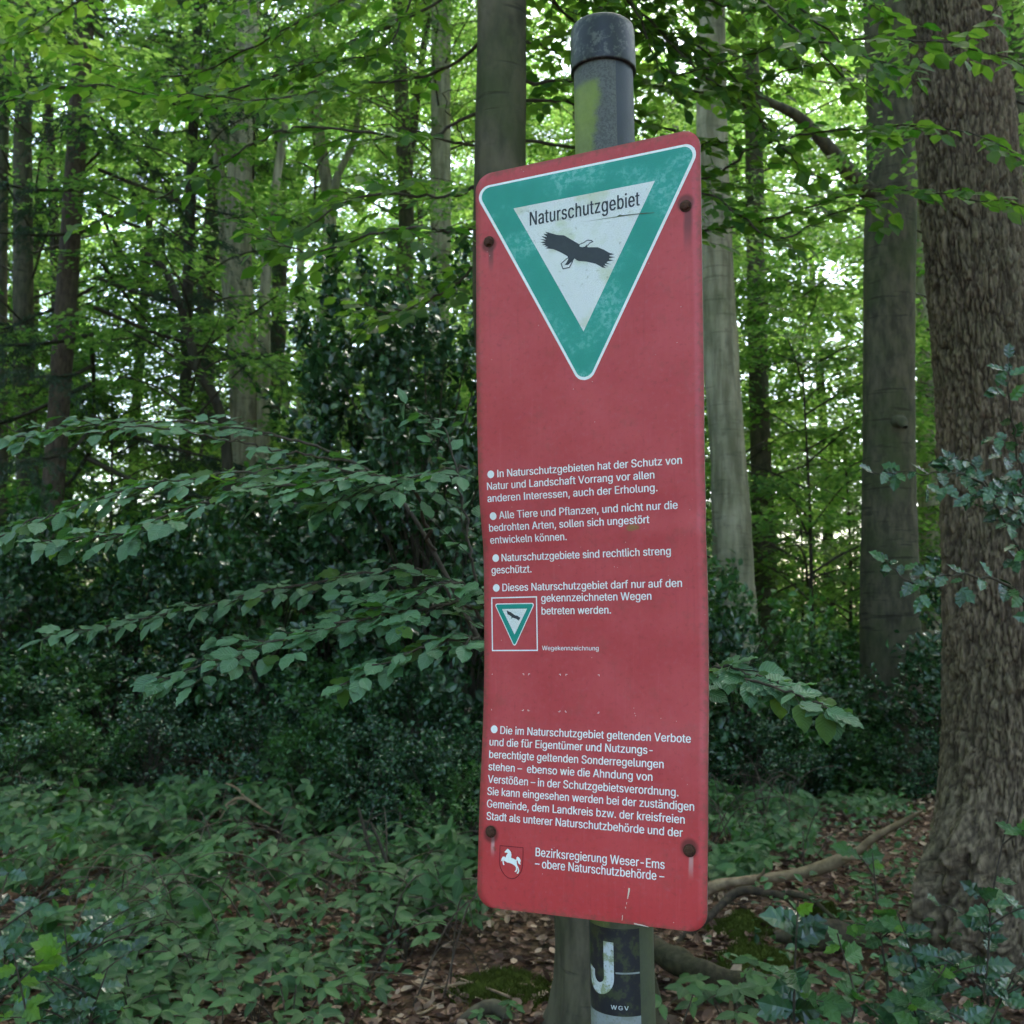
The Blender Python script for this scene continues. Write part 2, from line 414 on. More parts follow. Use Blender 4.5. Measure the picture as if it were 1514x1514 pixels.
def moss_material():
    g = G('moss')
    c = g.coord('Object')
    n = g.noise(c, 60, 4, .7)
    col = g.mix(n, (.030,.045,.008), (.12,.14,.025))
    return g.end(g.pbr(col, .95, .1, g.bump(n, 1.0, .01)))
M['moss'] = moss_material()
GLYPHS = """
,~188~38,-119,15,0,10,63 68,71,-10,-63,23,0 137,71,-23,0,-18,-63 84,-119,18,63,-15,0
-~453~337,244,-74,0,0,-18 337,188,0,19,-74,0 114,188,74,0,0,19 114,244,0,-18,74,0
.~188~95,-4,13,0,-12,0 63,9,9,-9,-9,9 50,41,0,-13,0,13 63,73,-9,-8,9,9 95,87,-12,0,13,0 128,73,-9,9,9,-8 141,41,0,13,0,-13 128,9,9,9,-9,-9
A~480~16,0,23,0,62,170 201,509,-61,-170,25,0 276,509,-25,0,62,-170 463,0,-62,170,-23,0 395,0,23,0,-36,101 287,302,36,-100,-6,19 264,372,9,-28,-9,28 232,478,13,-43,4,0 245,478,-4,0,-12,-43 213,371,9,28,-9,-28 191,302,5,18,-36,-100 85,0,35,101,-23,0|110,142,87,0,0,19 110,199,0,-19,87,0 370,199,-87,0,0,-19 370,142,0,19,-87,0
B~456~60,0,62,0,0,170 60,509,0,-170,60,0 241,509,-60,0,35,0 329,491,-23,12,23,-12 381,442,-12,20,11,-20 398,374,0,25,0,-22 387,320,7,14,-8,-14 356,286,13,8,-12,-9 315,267,15,4,0,-2 315,262,0,2,16,-1 363,245,-16,10,16,-10 402,203,-10,18,11,-18 418,136,0,27,0,-25 400,67,12,20,-12,-21 344,18,26,12,-25,-12 247,0,40,0,-63,0|125,57,0,58,40,0 245,57,-40,0,39,0 330,80,-17,-15,17,15 355,137,0,-23,0,17 342,184,9,-14,-8,14 306,218,15,-9,-16,9 248,231,23,0,-41,0 125,231,41,0,0,-58|125,285,0,56,37,0 238,285,-38,0,19,0 288,296,-15,-7,15,7 323,326,-8,-13,9,13 336,372,0,-17,0,23 313,429,15,-15,-16,15 240,452,33,0,-38,0 125,452,38,0,0,-56
D~502~219,0,52,0,-41,0 96,0,41,0,0,19 96,57,0,-19,40,0 215,57,-40,0,41,0 318,81,-27,-16,27,16 379,149,-13,-30,13,30 399,255,0,-41,0,41 379,361,13,-30,-13,29 320,428,26,-16,-27,16 221,452,39,0,-43,0 93,452,43,0,0,19 93,509,0,-19,44,0 225,509,-44,0,50,0 353,478,-36,21,35,-20 433,391,-18,38,19,-38 462,255,0,53,0,-53 433,119,19,38,-19,-38 351,31,36,20,-37,-21|125,509,-22,0,0,-170 125,0,0,170,-22,0 60,0,22,0,0,170 60,509,0,-170,22,0
E~419~60,0,105,0,0,170 60,509,0,-170,104,0 372,509,-104,0,0,-19 372,452,0,19,-82,0 125,452,82,0,0,-56 125,286,0,55,77,0 355,286,-77,0,0,-19 355,229,0,19,-77,0 125,229,77,0,0,-57 125,57,0,57,83,0 375,57,-83,0,0,-19 375,0,0,19,-105,0
G~520~269,-7,40,0,-46,0 149,25,35,-21,-34,21 69,116,19,-39,-19,39 40,254,0,-53,0,54 69,393,-19,-39,19,39 149,484,-34,-22,34,21 265,516,-44,0,27,0 340,504,-23,8,24,-8 403,469,-18,15,19,-15 449,416,-12,21,12,-20 474,349,-4,24,-22,0 408,349,22,0,-5,16 387,393,9,-13,-8,13 356,427,12,-10,-12,9 315,448,15,-4,-15,5 265,456,18,0,-30,0 183,432,25,16,-24,-15 125,364,14,30,-14,-30 103,254,0,43,0,-43 125,145,-14,30,15,-30 184,76,-25,16,25,-15 269,53,-32,0,28,0 345,71,-22,-12,22,12 396,123,-12,-22,13,23 415,202,0,-30,6,-1 434,199,-6,1,-50,0 283,199,50,0,0,19 283,256,0,-19,65,0 478,256,-65,0,0,-19 478,200,0,19,0,-42 451,91,18,31,-18,-31 377,19,31,17,-32,-17
I~212~68,0,0,0,0,170 68,509,0,-169,32,0 144,509,-34,0,0,-169 144,0,0,170,-34,0
J~396~185,-7,45,0,-45,0 75,33,29,-27,-28,26 33,145,0,-48,0,10 33,173,0,-9,22,0 98,173,-22,0,0,-9 98,145,0,10,0,-31 122,74,-16,17,15,-16 185,50,-26,0,26,0 248,74,-16,-16,16,17 272,145,0,-31,0,122 272,509,0,-121,21,0 336,509,-21,0,0,-121 336,145,0,122,0,-48 294,33,28,26,-28,-27
L~393~60,0,100,0,0,170 60,509,0,-170,22,0 125,509,-22,0,0,-151 125,57,0,151,78,0 361,57,-79,0,0,-19 361,0,0,19,-100,0
N~523~60,0,22,0,0,170 60,509,0,-170,25,0 136,509,-25,0,69,-109 343,183,-69,108,6,-9 363,151,-8,13,7,-13 388,107,-9,16,8,-17 414,55,-9,18,-3,0 405,54,3,0,-2,18 401,108,0,-18,-1,18 399,157,0,-15,0,15 399,195,0,-10,0,105 399,509,0,-105,21,0 463,509,-21,0,0,-170 463,0,0,170,-25,0 387,0,25,0,-62,97 202,290,62,-97,-8,13 177,331,9,-15,-8,14 148,381,11,-19,-11,19 108,452,15,-28,3,1 119,454,-4,-1,1,-26 122,384,-1,21,1,-22 124,328,0,16,1,-16 125,291,0,9,0,-97 125,0,0,97,-22,0
P~445~60,0,22,0,0,170 60,509,0,-170,58,0 235,509,-58,0,39,0 332,487,-25,15,26,-14 390,430,-13,24,12,-25 409,348,0,30,0,-31 390,265,12,25,-13,-24 332,207,26,15,-25,-14 235,186,39,0,-42,0 109,186,42,0,0,19 109,242,0,-18,41,0 233,242,-42,0,26,0 297,256,-16,-9,16,9 333,294,-8,-16,8,16 344,348,0,-20,0,20 333,402,8,-16,-8,15 297,439,16,-9,-17,9 232,452,27,0,-36,0 125,452,35,0,0,-151 125,0,0,151,-22,0
S~447~224,-9,39,0,-37,0 128,9,27,-12,-28,12 64,60,15,-22,-15,22 38,137,2,-30,22,0 104,137,-22,0,2,-20 123,88,-11,13,11,-13 166,59,-17,6,18,-7 224,49,-21,0,23,0 286,60,-18,-7,18,8 329,92,-10,-14,11,13 346,139,0,-18,0,16 332,179,9,-10,-9,10 296,205,15,-7,-15,6 245,222,19,-5,-21,6 184,239,20,-5,-42,12 86,289,23,-21,-23,22 52,372,0,-33,0,29 75,448,-15,-22,15,21 138,498,-27,-12,26,12 227,516,-33,0,34,0 316,498,-26,12,26,-12 377,449,-15,20,15,-21 401,378,-1,26,-21,0 337,378,21,0,-2,25 302,437,21,-14,-21,14 225,459,31,0,-22,0 167,448,17,7,-16,-7 129,418,9,13,-9,-12 115,376,0,15,0,-18 131,334,-11,10,11,-11 169,308,-15,6,15,-6 212,293,-13,4,18,-4 264,279,-17,5,15,-4 312,264,-17,6,16,-7 359,238,-15,10,14,-11 395,198,-10,16,9,-17 408,139,0,23,0,-28 386,64,15,22,-14,-23 323,11,28,13,-27,-13
T~449~32,452,53,0,0,19 32,509,0,-19,128,0 417,509,-129,0,0,-19 417,452,0,19,-54,0 257,452,53,0,0,-151 257,0,0,151,-22,0 193,0,21,0,0,151 193,452,0,-151,-54,0
V~480~204,0,25,0,-63,170 16,509,63,-170,23,0 84,509,-22,0,36,-101 192,206,-36,101,6,-17 215,137,-9,29,9,-28 248,31,-13,42,-5,0 235,31,4,0,12,43 267,138,-9,-28,9,28 290,206,-6,-17,35,101 395,509,-35,-101,22,0 463,509,-23,0,-62,-170 278,0,62,170,-25,0
W~686~155,0,0,0,0,0 16,509,0,0,0,0 82,509,0,0,0,0 193,85,0,0,0,0 306,509,0,0,0,0 380,509,0,0,0,0 493,85,0,0,0,0 603,509,0,0,0,0 670,509,0,0,0,0 530,0,0,0,0,0 455,0,0,0,0,0 343,425,0,0,0,0 230,0,0,0,0,0
a~389~160,-9,22,0,-24,0 94,5,20,-9,-19,9 48,45,11,-18,-12,17 30,108,0,-25,0,22 43,161,-8,-14,9,14 78,193,-15,-8,14,8 125,211,-17,-4,18,4 178,220,-18,-2,23,3 234,227,-15,-2,14,1 265,235,-7,-4,7,4 276,255,0,-10,0,0 276,257,0,-1,0,15 267,297,6,-11,-6,11 240,322,12,-6,-12,6 196,331,17,0,-18,0 149,322,13,6,-13,-5 118,301,8,8,-8,-9 100,274,4,9,-20,6 41,291,20,-6,9,23 79,346,-17,-14,16,14 133,375,-20,-6,20,6 194,384,-21,0,14,0 239,379,-16,4,16,-3 286,360,-15,10,15,-9 322,320,-9,18,10,-17 337,251,0,29,0,-83 337,0,0,84,-20,0 277,0,20,0,0,17 277,52,0,-17,-2,0 272,52,2,0,-4,-9 252,25,9,9,-9,-10 215,1,15,6,-15,-6|170,45,-15,0,23,0 228,59,-16,-9,15,9 263,93,-8,-14,8,14 276,138,0,-16,0,17 276,190,0,-17,-3,-3 259,182,9,2,-8,-2 231,176,11,2,-10,-2 200,171,10,1,-10,-1 175,168,7,1,-14,-2 134,159,13,4,-13,-5 103,139,8,9,-7,-8 92,105,0,14,0,-13 102,72,-7,9,7,-9 130,52,-12,5,12,-4
b~424~229,-8,32,0,-23,0 172,4,15,-8,-14,8 138,31,8,-10,-9,11 118,59,5,-8,-2,0 112,59,2,0,0,-20 112,0,0,20,-20,0 53,0,19,0,0,170 53,509,0,-170,20,0 114,509,-21,0,0,-63 114,319,0,63,1,0 118,319,-1,0,5,8 137,346,-8,-10,8,10 171,373,-14,-8,15,8 229,384,-24,0,32,0 313,361,-24,15,24,-16 370,293,-14,29,13,-30 390,189,0,40,0,-40 370,84,13,30,-14,-29 313,16,24,16,-24,-16|220,47,-23,0,24,0 279,66,-16,-13,16,12 316,117,-8,-22,8,21 328,189,0,-27,0,27 316,261,8,-21,-8,21 280,311,16,-12,-16,13 220,330,24,0,-23,0 161,312,16,12,-16,-12 125,263,8,21,-8,-21 113,189,0,28,0,-28 125,115,-8,21,8,-21 162,65,-16,12,16,-12
c~396~207,-8,19,0,-34,0 117,16,26,-16,-26,17 56,85,15,-29,-15,29 34,187,0,-38,0,40 56,291,-15,-29,15,30 117,360,-26,-17,26,16 207,384,-34,0,19,0 260,377,-17,5,16,-5 305,356,-13,9,14,-9 340,322,-10,13,10,-13 362,277,-5,17,-20,-5 303,262,19,5,-3,10 290,289,6,-8,-5,8 270,311,8,-6,-8,6 242,325,11,-3,-10,3 207,330,13,0,-25,0 145,310,16,13,-16,-13 108,258,8,22,-8,-21 96,187,0,26,0,-25 108,117,-8,22,8,-21 145,66,-16,13,16,-13 207,46,-25,0,13,0 243,52,-11,-4,10,3 271,66,-8,-6,8,6 292,89,-6,-9,5,8 304,117,-3,-10,20,-5 363,102,-20,5,-5,-17 341,56,10,14,-9,-13 306,21,14,10,-13,-9 261,-1,16,5,-17,-5
d~424~195,-8,24,0,-31,0 111,16,25,-16,-24,16 55,84,13,-29,-14,30 34,189,0,-40,0,40 55,293,-14,-30,14,29 112,361,-24,-16,24,15 196,384,-32,0,23,0 253,373,-15,8,15,-8 287,346,-8,10,9,-10 306,319,-4,8,2,0 311,319,-2,0,0,63 311,509,0,-63,20,0 372,509,-21,0,0,-170 372,0,0,170,-20,0 313,0,19,0,0,20 313,59,0,-20,-2,0 307,59,2,0,-5,-8 287,31,8,11,-9,-10 252,4,15,8,-14,-8|205,47,-24,0,22,0 263,65,-16,-12,16,12 299,115,-8,-21,9,21 312,189,0,-28,0,28 300,263,8,-21,-8,21 263,312,16,-12,-16,12 205,330,23,0,-24,0 145,311,16,13,-16,-12 108,261,8,21,-8,-21 96,189,0,27,0,-27 109,117,-9,21,8,-22 145,66,-16,12,16,-13
e~404~212,-8,26,0,-37,0 117,16,26,-16,-27,17 56,85,14,-29,-15,29 34,187,0,-39,0,39 55,290,-14,-30,14,29 115,359,-26,-16,26,17 205,384,-34,0,21,0 266,374,-20,7,19,-7 319,341,-16,15,16,-15 357,282,-9,24,9,-24 371,194,0,34,0,-8 371,169,0,9,-99,0 75,169,99,0,0,18 75,221,0,-17,88,0 338,221,-88,0,-9,-6 310,202,9,6,0,25 298,269,8,-20,-8,19 263,314,15,-11,-16,11 205,330,23,0,-23,0 146,313,17,12,-16,-11 109,270,9,18,-9,-19 96,211,0,21,0,-11 96,178,0,11,0,-28 110,106,-9,20,10,-19 151,61,-17,11,17,-10 212,46,-23,0,16,0 254,53,-13,-5,12,4 285,73,-8,-9,9,9 306,105,-5,-12,19,-4 365,91,-20,5,-6,-20 335,39,14,15,-14,-15 283,4,20,9,-21,-8
f~254~228,379,-74,0,0,-17 228,327,0,17,-74,0 6,327,74,0,0,17 6,379,0,-17,74,0|81,0,20,0,0,144 81,432,0,-144,0,21 96,486,-10,-15,10,14 135,519,-16,-8,17,7 187,530,-18,0,14,0 222,527,-9,2,10,-2 243,521,-5,2,-5,-18 227,468,6,18,-3,2 215,472,5,-1,-5,1 195,474,8,0,-19,0 154,460,9,9,-8,-9 142,419,0,18,0,-140 142,0,0,140,-21,0
g~425~207,-151,31,0,-28,0 134,-140,21,-7,-21,8 82,-110,14,-13,-13,12 51,-69,7,-15,16,9 101,-41,-17,-9,6,-8 122,-66,-9,9,8,-9 154,-88,-13,6,14,-6 207,-97,-21,0,31,0 282,-75,-19,-15,20,15 311,-6,0,-31,0,25 311,68,0,-24,-1,0 306,68,2,0,-5,-8 287,41,8,10,-9,-9 252,16,15,7,-14,-8 195,5,24,0,-31,0 113,27,24,-15,-25,14 55,90,14,-28,-14,28 34,191,0,-39,0,39 55,293,-14,-29,14,29 112,361,-24,-16,25,15 196,384,-31,0,24,0 253,373,-14,8,15,-8 288,346,-8,10,9,-10 308,319,-5,8,1,0 313,319,-2,0,0,20 313,379,0,-20,20,0 372,379,-19,0,0,-129 372,-9,0,130,0,-33 350,-90,15,21,-15,-21 291,-136,25,10,-25,-10|205,59,-24,0,23,0 264,75,-16,-11,16,11 300,121,-8,-20,8,20 312,193,0,-28,0,27 300,264,8,-21,-8,20 264,312,16,-11,-16,12 205,330,23,0,-24,0 145,312,16,12,-16,-13 109,262,8,21,-9,-20 96,193,0,26,0,-27 109,123,-9,20,8,-20 145,76,-16,11,17,-11
h~410~114,227,0,22,0,-76 114,0,0,76,-21,0 53,0,20,0,0,170 53,509,0,-170,20,0 114,509,-21,0,0,-74 114,287,0,74,-4,0 102,287,4,0,12,35 152,362,-21,-15,22,15 227,384,-28,0,26,0 295,369,-19,10,20,-11 341,321,-11,21,11,-22 357,240,0,33,0,-80 357,0,0,80,-20,0 296,0,20,0,0,78 296,235,0,-78,0,30 273,304,15,-16,-15,17 210,329,27,0,-18,0 161,317,14,8,-15,-8 126,283,9,15,-8,-16
i~167~53,0,20,0,0,126 53,379,0,-126,20,0 114,379,-21,0,0,-126 114,0,0,126,-21,0|84,443,11,0,-12,0 54,455,8,-8,-9,7 41,483,0,-11,0,11 54,512,-9,-8,8,8 84,524,-12,0,11,0 114,512,-8,8,8,-8 126,483,0,11,0,-11 114,455,8,7,-8,-8
k~381~110,137,22,21,0,25 110,212,0,-25,3,0 121,212,-4,0,54,56 284,379,-54,-56,26,0 360,379,-25,0,-59,-60 184,199,59,60,-2,0 177,199,2,0,-22,-21|53,0,20,0,0,170 53,509,0,-170,20,0 114,509,-21,0,0,-170 114,0,0,170,-21,0|294,0,26,0,-49,62 148,186,49,-62,14,14 191,229,-14,-15,61,-77 372,0,-60,76,-26,0
l~189~139,-2,8,0,-29,0 74,20,14,-15,-14,15 53,84,0,-27,0,142 53,509,0,-142,20,0 114,509,-21,0,0,-137 114,99,0,136,0,-18 120,62,-4,7,5,-7 146,52,-13,0,6,0 160,53,-3,-1,4,0 170,54,-3,0,3,-17 181,3,-4,17,-6,-2 162,-1,7,1,-8,-1
m~610~53,0,20,0,0,126 53,379,0,-126,19,0 112,379,-20,0,0,-28 112,295,0,28,-1,0 108,295,1,0,5,21 132,346,-11,-14,12,13 172,376,-15,-7,15,7 219,386,-16,0,28,0 287,361,-17,17,18,-17 321,295,-5,27,-3,0 312,295,3,0,5,18 337,343,-12,-14,12,14 381,375,-17,-8,17,7 437,386,-21,0,22,0 497,372,-18,9,18,-10 541,328,-11,20,10,-19 557,255,0,30,0,-85 557,0,0,85,-21,0 496,0,20,0,0,85 496,254,0,-85,0,27 473,313,15,-12,-16,12 419,330,20,0,-17,0 374,320,13,7,-12,-7 345,290,7,13,-6,-12 335,247,0,16,0,-82 335,0,0,82,-20,0 274,0,21,0,0,87 274,260,0,-87,0,21 253,311,14,-13,-14,13 199,330,22,0,-14,0 158,320,13,7,-14,-7 126,289,8,14,-8,-13 114,238,0,20,0,-79 114,0,0,79,-21,0
n~410~114,227,0,22,0,-76 114,0,0,76,-21,0 53,0,20,0,0,126 53,379,0,-126,19,0 112,379,-20,0,0,-30 112,287,0,31,-3,0 102,287,4,0,12,35 152,362,-21,-15,22,15 227,384,-28,0,26,0 295,369,-19,10,19,-11 341,321,-11,21,11,-22 357,240,0,33,0,-80 357,0,0,80,-20,0 296,0,20,0,0,78 296,235,0,-78,0,30 273,304,15,-16,-15,17 210,329,27,0,-18,0 161,317,14,8,-15,-8 126,283,9,15,-8,-16
o~415~207,-8,35,0,-34,0 117,16,26,-16,-26,17 56,85,15,-29,-15,29 34,187,0,-38,0,40 56,291,-15,-29,15,30 117,360,-26,-17,26,16 207,384,-34,0,35,0 299,360,-26,16,26,-17 359,291,-14,30,15,-29 381,187,0,40,0,-38 359,85,15,29,-14,-29 299,16,26,17,-26,-16|207,46,-25,0,26,0 270,66,-16,-13,17,13 307,117,-8,-21,8,22 319,187,0,-25,0,26 307,258,8,-22,-8,22 270,310,17,-13,-16,13 207,330,26,0,-25,0 145,310,16,13,-16,-13 108,258,8,22,-8,-21 96,187,0,26,0,-25 108,117,-8,22,8,-21 145,66,-16,13,16,-13
r~259~53,0,20,0,0,126 53,379,0,-126,19,0 112,379,-20,0,0,-19 112,321,0,19,1,0 115,321,-1,0,7,19 152,367,-17,-12,18,12 213,385,-23,0,5,0 229,384,-6,1,6,0 243,384,-3,0,0,-21 243,322,0,21,-1,1 230,324,7,-1,-7,1 207,326,8,0,-18,0 159,315,14,7,-14,-8 126,284,8,13,-8,-14 114,237,0,18,0,-79 114,0,0,79,-21,0
s~365~182,-8,29,0,-26,0 112,3,21,-7,-20,8 62,38,13,-15,-13,15 36,94,4,-22,19,4 94,107,-20,-5,5,-21 124,60,-15,10,15,-10 181,45,-23,0,27,0 244,62,-15,-11,16,12 268,103,0,-16,0,13 254,136,9,-9,-9,8 212,155,19,-4,-21,5 149,170,21,-5,-34,8 72,208,17,-17,-17,17 47,274,0,-27,0,22 65,332,-12,-17,12,16 115,370,-21,-9,21,10 187,384,-27,0,26,0 254,372,-19,8,18,-7 299,339,-12,14,11,-14 324,290,-5,19,-19,-4 268,277,19,4,-5,15 243,316,12,-12,-13,11 187,333,25,0,-22,0 131,317,15,10,-15,-11 109,277,0,16,0,-14 124,243,-10,9,10,-8 172,223,-22,5,19,-5 229,209,-19,5,35,-8 306,171,-16,17,17,-17 331,107,0,26,0,-23 312,47,13,17,-12,-17 260,6,22,10,-23,-9
t~227~204,379,-66,0,0,-17 204,327,0,17,-66,0 6,327,66,0,0,17 6,379,0,-17,66,0|65,471,0,-126,20,0 126,471,-20,0,0,-124 126,98,0,124,0,-17 136,61,-7,8,7,-7 170,50,-16,0,4,0 185,51,-6,-1,6,1 202,54,-5,-1,4,-18 213,2,-4,17,-6,-2 192,-3,8,1,-8,-1 168,-4,8,0,-32,0 92,21,18,-17,-18,17 65,93,0,-31,0,126
u~410~182,-5,29,0,-25,0 115,11,19,-11,-20,10 69,59,11,-22,-11,21 53,139,0,-32,0,80 53,379,0,-80,20,0 114,379,-21,0,0,-78 114,144,0,78,0,-30 137,75,-16,16,15,-17 200,50,-27,0,18,0 249,62,-14,-8,15,8 283,97,-8,-16,9,15 296,153,0,-22,0,75 296,379,0,-75,20,0 357,379,-20,0,0,-126 357,0,0,126,-20,0 298,0,20,0,0,31 298,92,0,-31,3,0 307,92,-3,0,-12,-35 257,17,22,15,-22,-15
v~389~163,0,21,0,-49,126 17,379,49,-126,23,0 84,379,-22,0,27,-74 165,155,-27,75,9,-23 187,87,-6,23,6,-23 206,21,-7,21,-8,0 184,21,7,0,7,21 203,87,-6,-23,6,23 224,155,-8,-23,27,75 305,379,-27,-74,22,0 371,379,-22,0,-48,-126 226,0,49,126,-21,0
w~567~138,0,0,0,0,0 23,379,0,0,0,0 87,379,0,0,0,0 170,85,0,0,0,0 252,379,0,0,0,0 316,379,0,0,0,0 397,85,0,0,0,0 480,379,0,0,0,0 545,379,0,0,0,0 429,0,0,0,0,0 368,0,0,0,0,0 284,300,0,0,0,0 199,0,0,0,0,0
z~380~42,0,99,0,0,15 42,46,0,-16,70,91 254,320,-71,-92,0,1 254,323,0,-1,-69,0 48,323,69,0,0,19 48,379,0,-18,95,0 333,379,-95,0,0,-16 333,331,0,16,-69,-90 126,60,69,90,0,-1 126,56,0,2,71,0 339,56,-71,0,0,-18 339,0,0,19,-99,0
ß~441~122,362,0,33,0,-121 122,0,0,121,-21,0 60,0,21,0,0,121 60,362,0,-121,0,51 99,477,-26,-25,26,26 197,516,-39,0,22,0 260,503,-20,8,21,-9 312,463,-14,18,13,-18 332,393,0,29,0,-17 325,351,5,11,-5,-11 309,322,6,8,-7,-8 292,299,5,7,-4,-8 285,272,0,10,0,-12 297,241,-8,9,8,-9 327,215,-12,9,12,-8 362,188,-12,10,12,-10 391,152,-8,14,8,-14 403,100,0,21,0,-22 386,42,12,16,-11,-16 340,6,20,8,-20,-9 269,-7,27,0,-22,0 207,1,19,-5,-19,6 164,20,10,-7,8,18 187,74,-7,-18,8,-5 217,58,-12,6,12,-5 265,50,-20,0,24,0 321,64,-13,-9,14,10 342,104,0,-17,0,14 330,139,8,-10,-8,10 300,167,12,-9,-12,8 264,194,12,-10,-12,9 235,227,8,-13,-8,12 223,272,0,-18,0,14 230,306,-5,-8,5,9 247,329,-6,-7,7,8 264,353,-4,-9,5,9 272,388,0,-14,0,24 250,442,14,-12,-15,11 197,459,21,0,-25,0 141,435,13,16,-13,-15
ä~389~160,-9,22,0,-24,0 94,5,20,-9,-19,9 48,45,11,-18,-12,17 30,108,0,-25,0,22 43,161,-8,-14,9,14 78,193,-15,-8,14,8 125,211,-17,-4,18,4 178,220,-18,-2,23,3 234,227,-15,-2,14,1 265,235,-7,-4,7,4 276,255,0,-10,0,0 276,257,0,-1,0,15 267,297,6,-11,-6,11 240,322,12,-6,-12,6 196,331,17,0,-18,0 149,322,13,6,-13,-5 118,301,8,8,-8,-9 100,274,4,9,-20,6 41,291,20,-6,9,23 79,346,-17,-14,16,14 133,375,-20,-6,20,6 194,384,-21,0,14,0 239,379,-16,4,16,-3 286,360,-15,10,15,-9 322,320,-9,18,10,-17 337,251,0,29,0,-83 337,0,0,84,-20,0 277,0,20,0,0,17 277,52,0,-17,-2,0 272,52,2,0,-4,-9 252,25,9,9,-9,-10 215,1,15,6,-15,-6|170,45,-15,0,23,0 228,59,-16,-9,15,9 263,93,-8,-14,8,14 276,138,0,-16,0,17 276,190,0,-17,-3,-3 259,182,9,2,-8,-2 231,176,11,2,-10,-2 200,171,10,1,-10,-1 175,168,7,1,-14,-2 134,159,13,4,-13,-5 103,139,8,9,-7,-8 92,105,0,14,0,-13 102,72,-7,9,7,-9 130,52,-12,5,12,-4|261,443,11,0,-11,0 233,455,7,-8,-8,7 221,483,0,-11,0,11 233,512,-8,-8,7,7 261,523,-11,0,11,0 290,512,-8,7,8,-8 301,483,0,11,0,-11 290,455,8,7,-8,-8|117,443,12,0,-11,0 89,455,8,-8,-8,7 77,483,0,-11,0,11 89,512,-8,-8,8,7 117,523,-11,0,12,0 146,512,-8,7,8,-8 158,483,0,11,0,-11 146,455,8,7,-8,-8
ö~415~207,-8,35,0,-34,0 117,16,26,-16,-26,17 56,85,15,-29,-15,29 34,187,0,-38,0,40 56,291,-15,-29,15,30 117,360,-26,-17,26,16 207,384,-34,0,35,0 299,360,-26,16,26,-17 359,291,-14,30,15,-29 381,187,0,40,0,-38 359,85,15,29,-14,-29 299,16,26,17,-26,-16|207,46,-25,0,26,0 270,66,-16,-13,17,13 307,117,-8,-21,8,22 319,187,0,-25,0,26 307,258,8,-22,-8,22 270,310,17,-13,-16,13 207,330,26,0,-25,0 145,310,16,13,-16,-13 108,258,8,22,-8,-21 96,187,0,26,0,-25 108,117,-8,22,8,-21 145,66,-16,13,16,-13|279,443,11,0,-11,0 251,455,8,-8,-8,7 239,483,0,-11,0,11 251,512,-8,-8,8,7 279,523,-11,0,11,0 308,512,-8,7,8,-8 320,483,0,11,0,-11 308,455,8,7,-8,-8|136,443,11,0,-12,0 107,455,8,-8,-8,7 95,483,0,-11,0,11 107,512,-8,-8,8,7 136,523,-12,0,11,0 164,512,-8,7,8,-8 176,483,0,11,0,-11 164,455,8,7,-8,-8
ü~410~182,-5,29,0,-25,0 115,11,19,-11,-20,10 69,59,11,-22,-11,21 53,139,0,-32,0,80 53,379,0,-80,20,0 114,379,-21,0,0,-78 114,144,0,78,0,-30 137,75,-16,16,15,-17 200,50,-27,0,18,0 249,62,-14,-8,15,8 283,97,-8,-16,9,15 296,153,0,-22,0,75 296,379,0,-75,20,0 357,379,-20,0,0,-126 357,0,0,126,-20,0 298,0,20,0,0,31 298,92,0,-31,3,0 307,92,-3,0,-12,-35 257,17,22,15,-22,-15|277,443,11,0,-11,0 248,455,8,-8,-8,7 236,483,0,-11,0,11 248,512,-8,-8,8,7 277,523,-11,0,11,0 305,512,-7,7,8,-8 317,483,0,11,0,-11 305,455,8,7,-7,-8|133,443,11,0,-11,0 104,455,8,-8,-7,7 93,483,0,-11,0,11 104,512,-7,-8,8,7 133,523,-11,0,11,0 162,512,-8,7,8,-8 173,483,0,11,0,-11 162,455,8,7,-8,-8
–~350~350,244,-117,0,0,-18 350,188,0,19,-117,0 0,188,117,0,0,19 0,244,0,-18,117,0
 ~188~
"""

# ------------------------------------------------------------------ THE SIGN
SC_ = np.array([0.10313, 1.51875, 1.61756])       # plate centre
SX_ = np.array([0.89641, -0.44323, 0.0])          # along the plate, to the right
SZ_ = np.array([0.0, 0.0, 1.0])
SN_ = np.array([-0.44323, -0.89641, 0.0])         # out of the front
LT = np.array([[-0.5292,0.0062],[-0.4427,0.0108],[-0.3942,0.0139],[-0.3327,0.0201],[-0.2832,0.0241],[-0.2139,0.0269],[-0.1378,0.0265],[-0.0733,0.0253],[-0.0292,0.0229],[0.0014,0.017],[0.042,0.0098],[0.0828,0.0057],[0.1445,0.0023],[0.2378,-0.0007],[0.4603,-0.0038],[0.5004,-0.0056]])
RT = np.array([[-0.5085,-0.0111],[-0.3985,-0.0015],[-0.333,0.0023],[-0.266,0.0095],[-0.204,0.0131],[-0.1128,0.0151],[-0.0437,0.0125],[-0.0152,0.0092],[0.0147,0.0119],[0.0499,0.01],[0.1202,0.0097],[0.2059,0.0129],[0.4203,0.0132],[0.4881,0.0136]])
_vs = np.linspace(-.6, .6, 241)
def _smooth(T_):
    g_ = np.interp(_vs, T_[:, 0], T_[:, 1])
    return np.convolve(np.pad(g_, 2, 'edge'), np.array([1, 2, 3, 2, 1.]) / 9, 'valid')
_gl, _gr = _smooth(LT), _smooth(RT)
def dent(u, v):
    t = (u + .175) / .35
    return np.interp(v, _vs, _gl) * (1 - t) + np.interp(v, _vs, _gr) * t
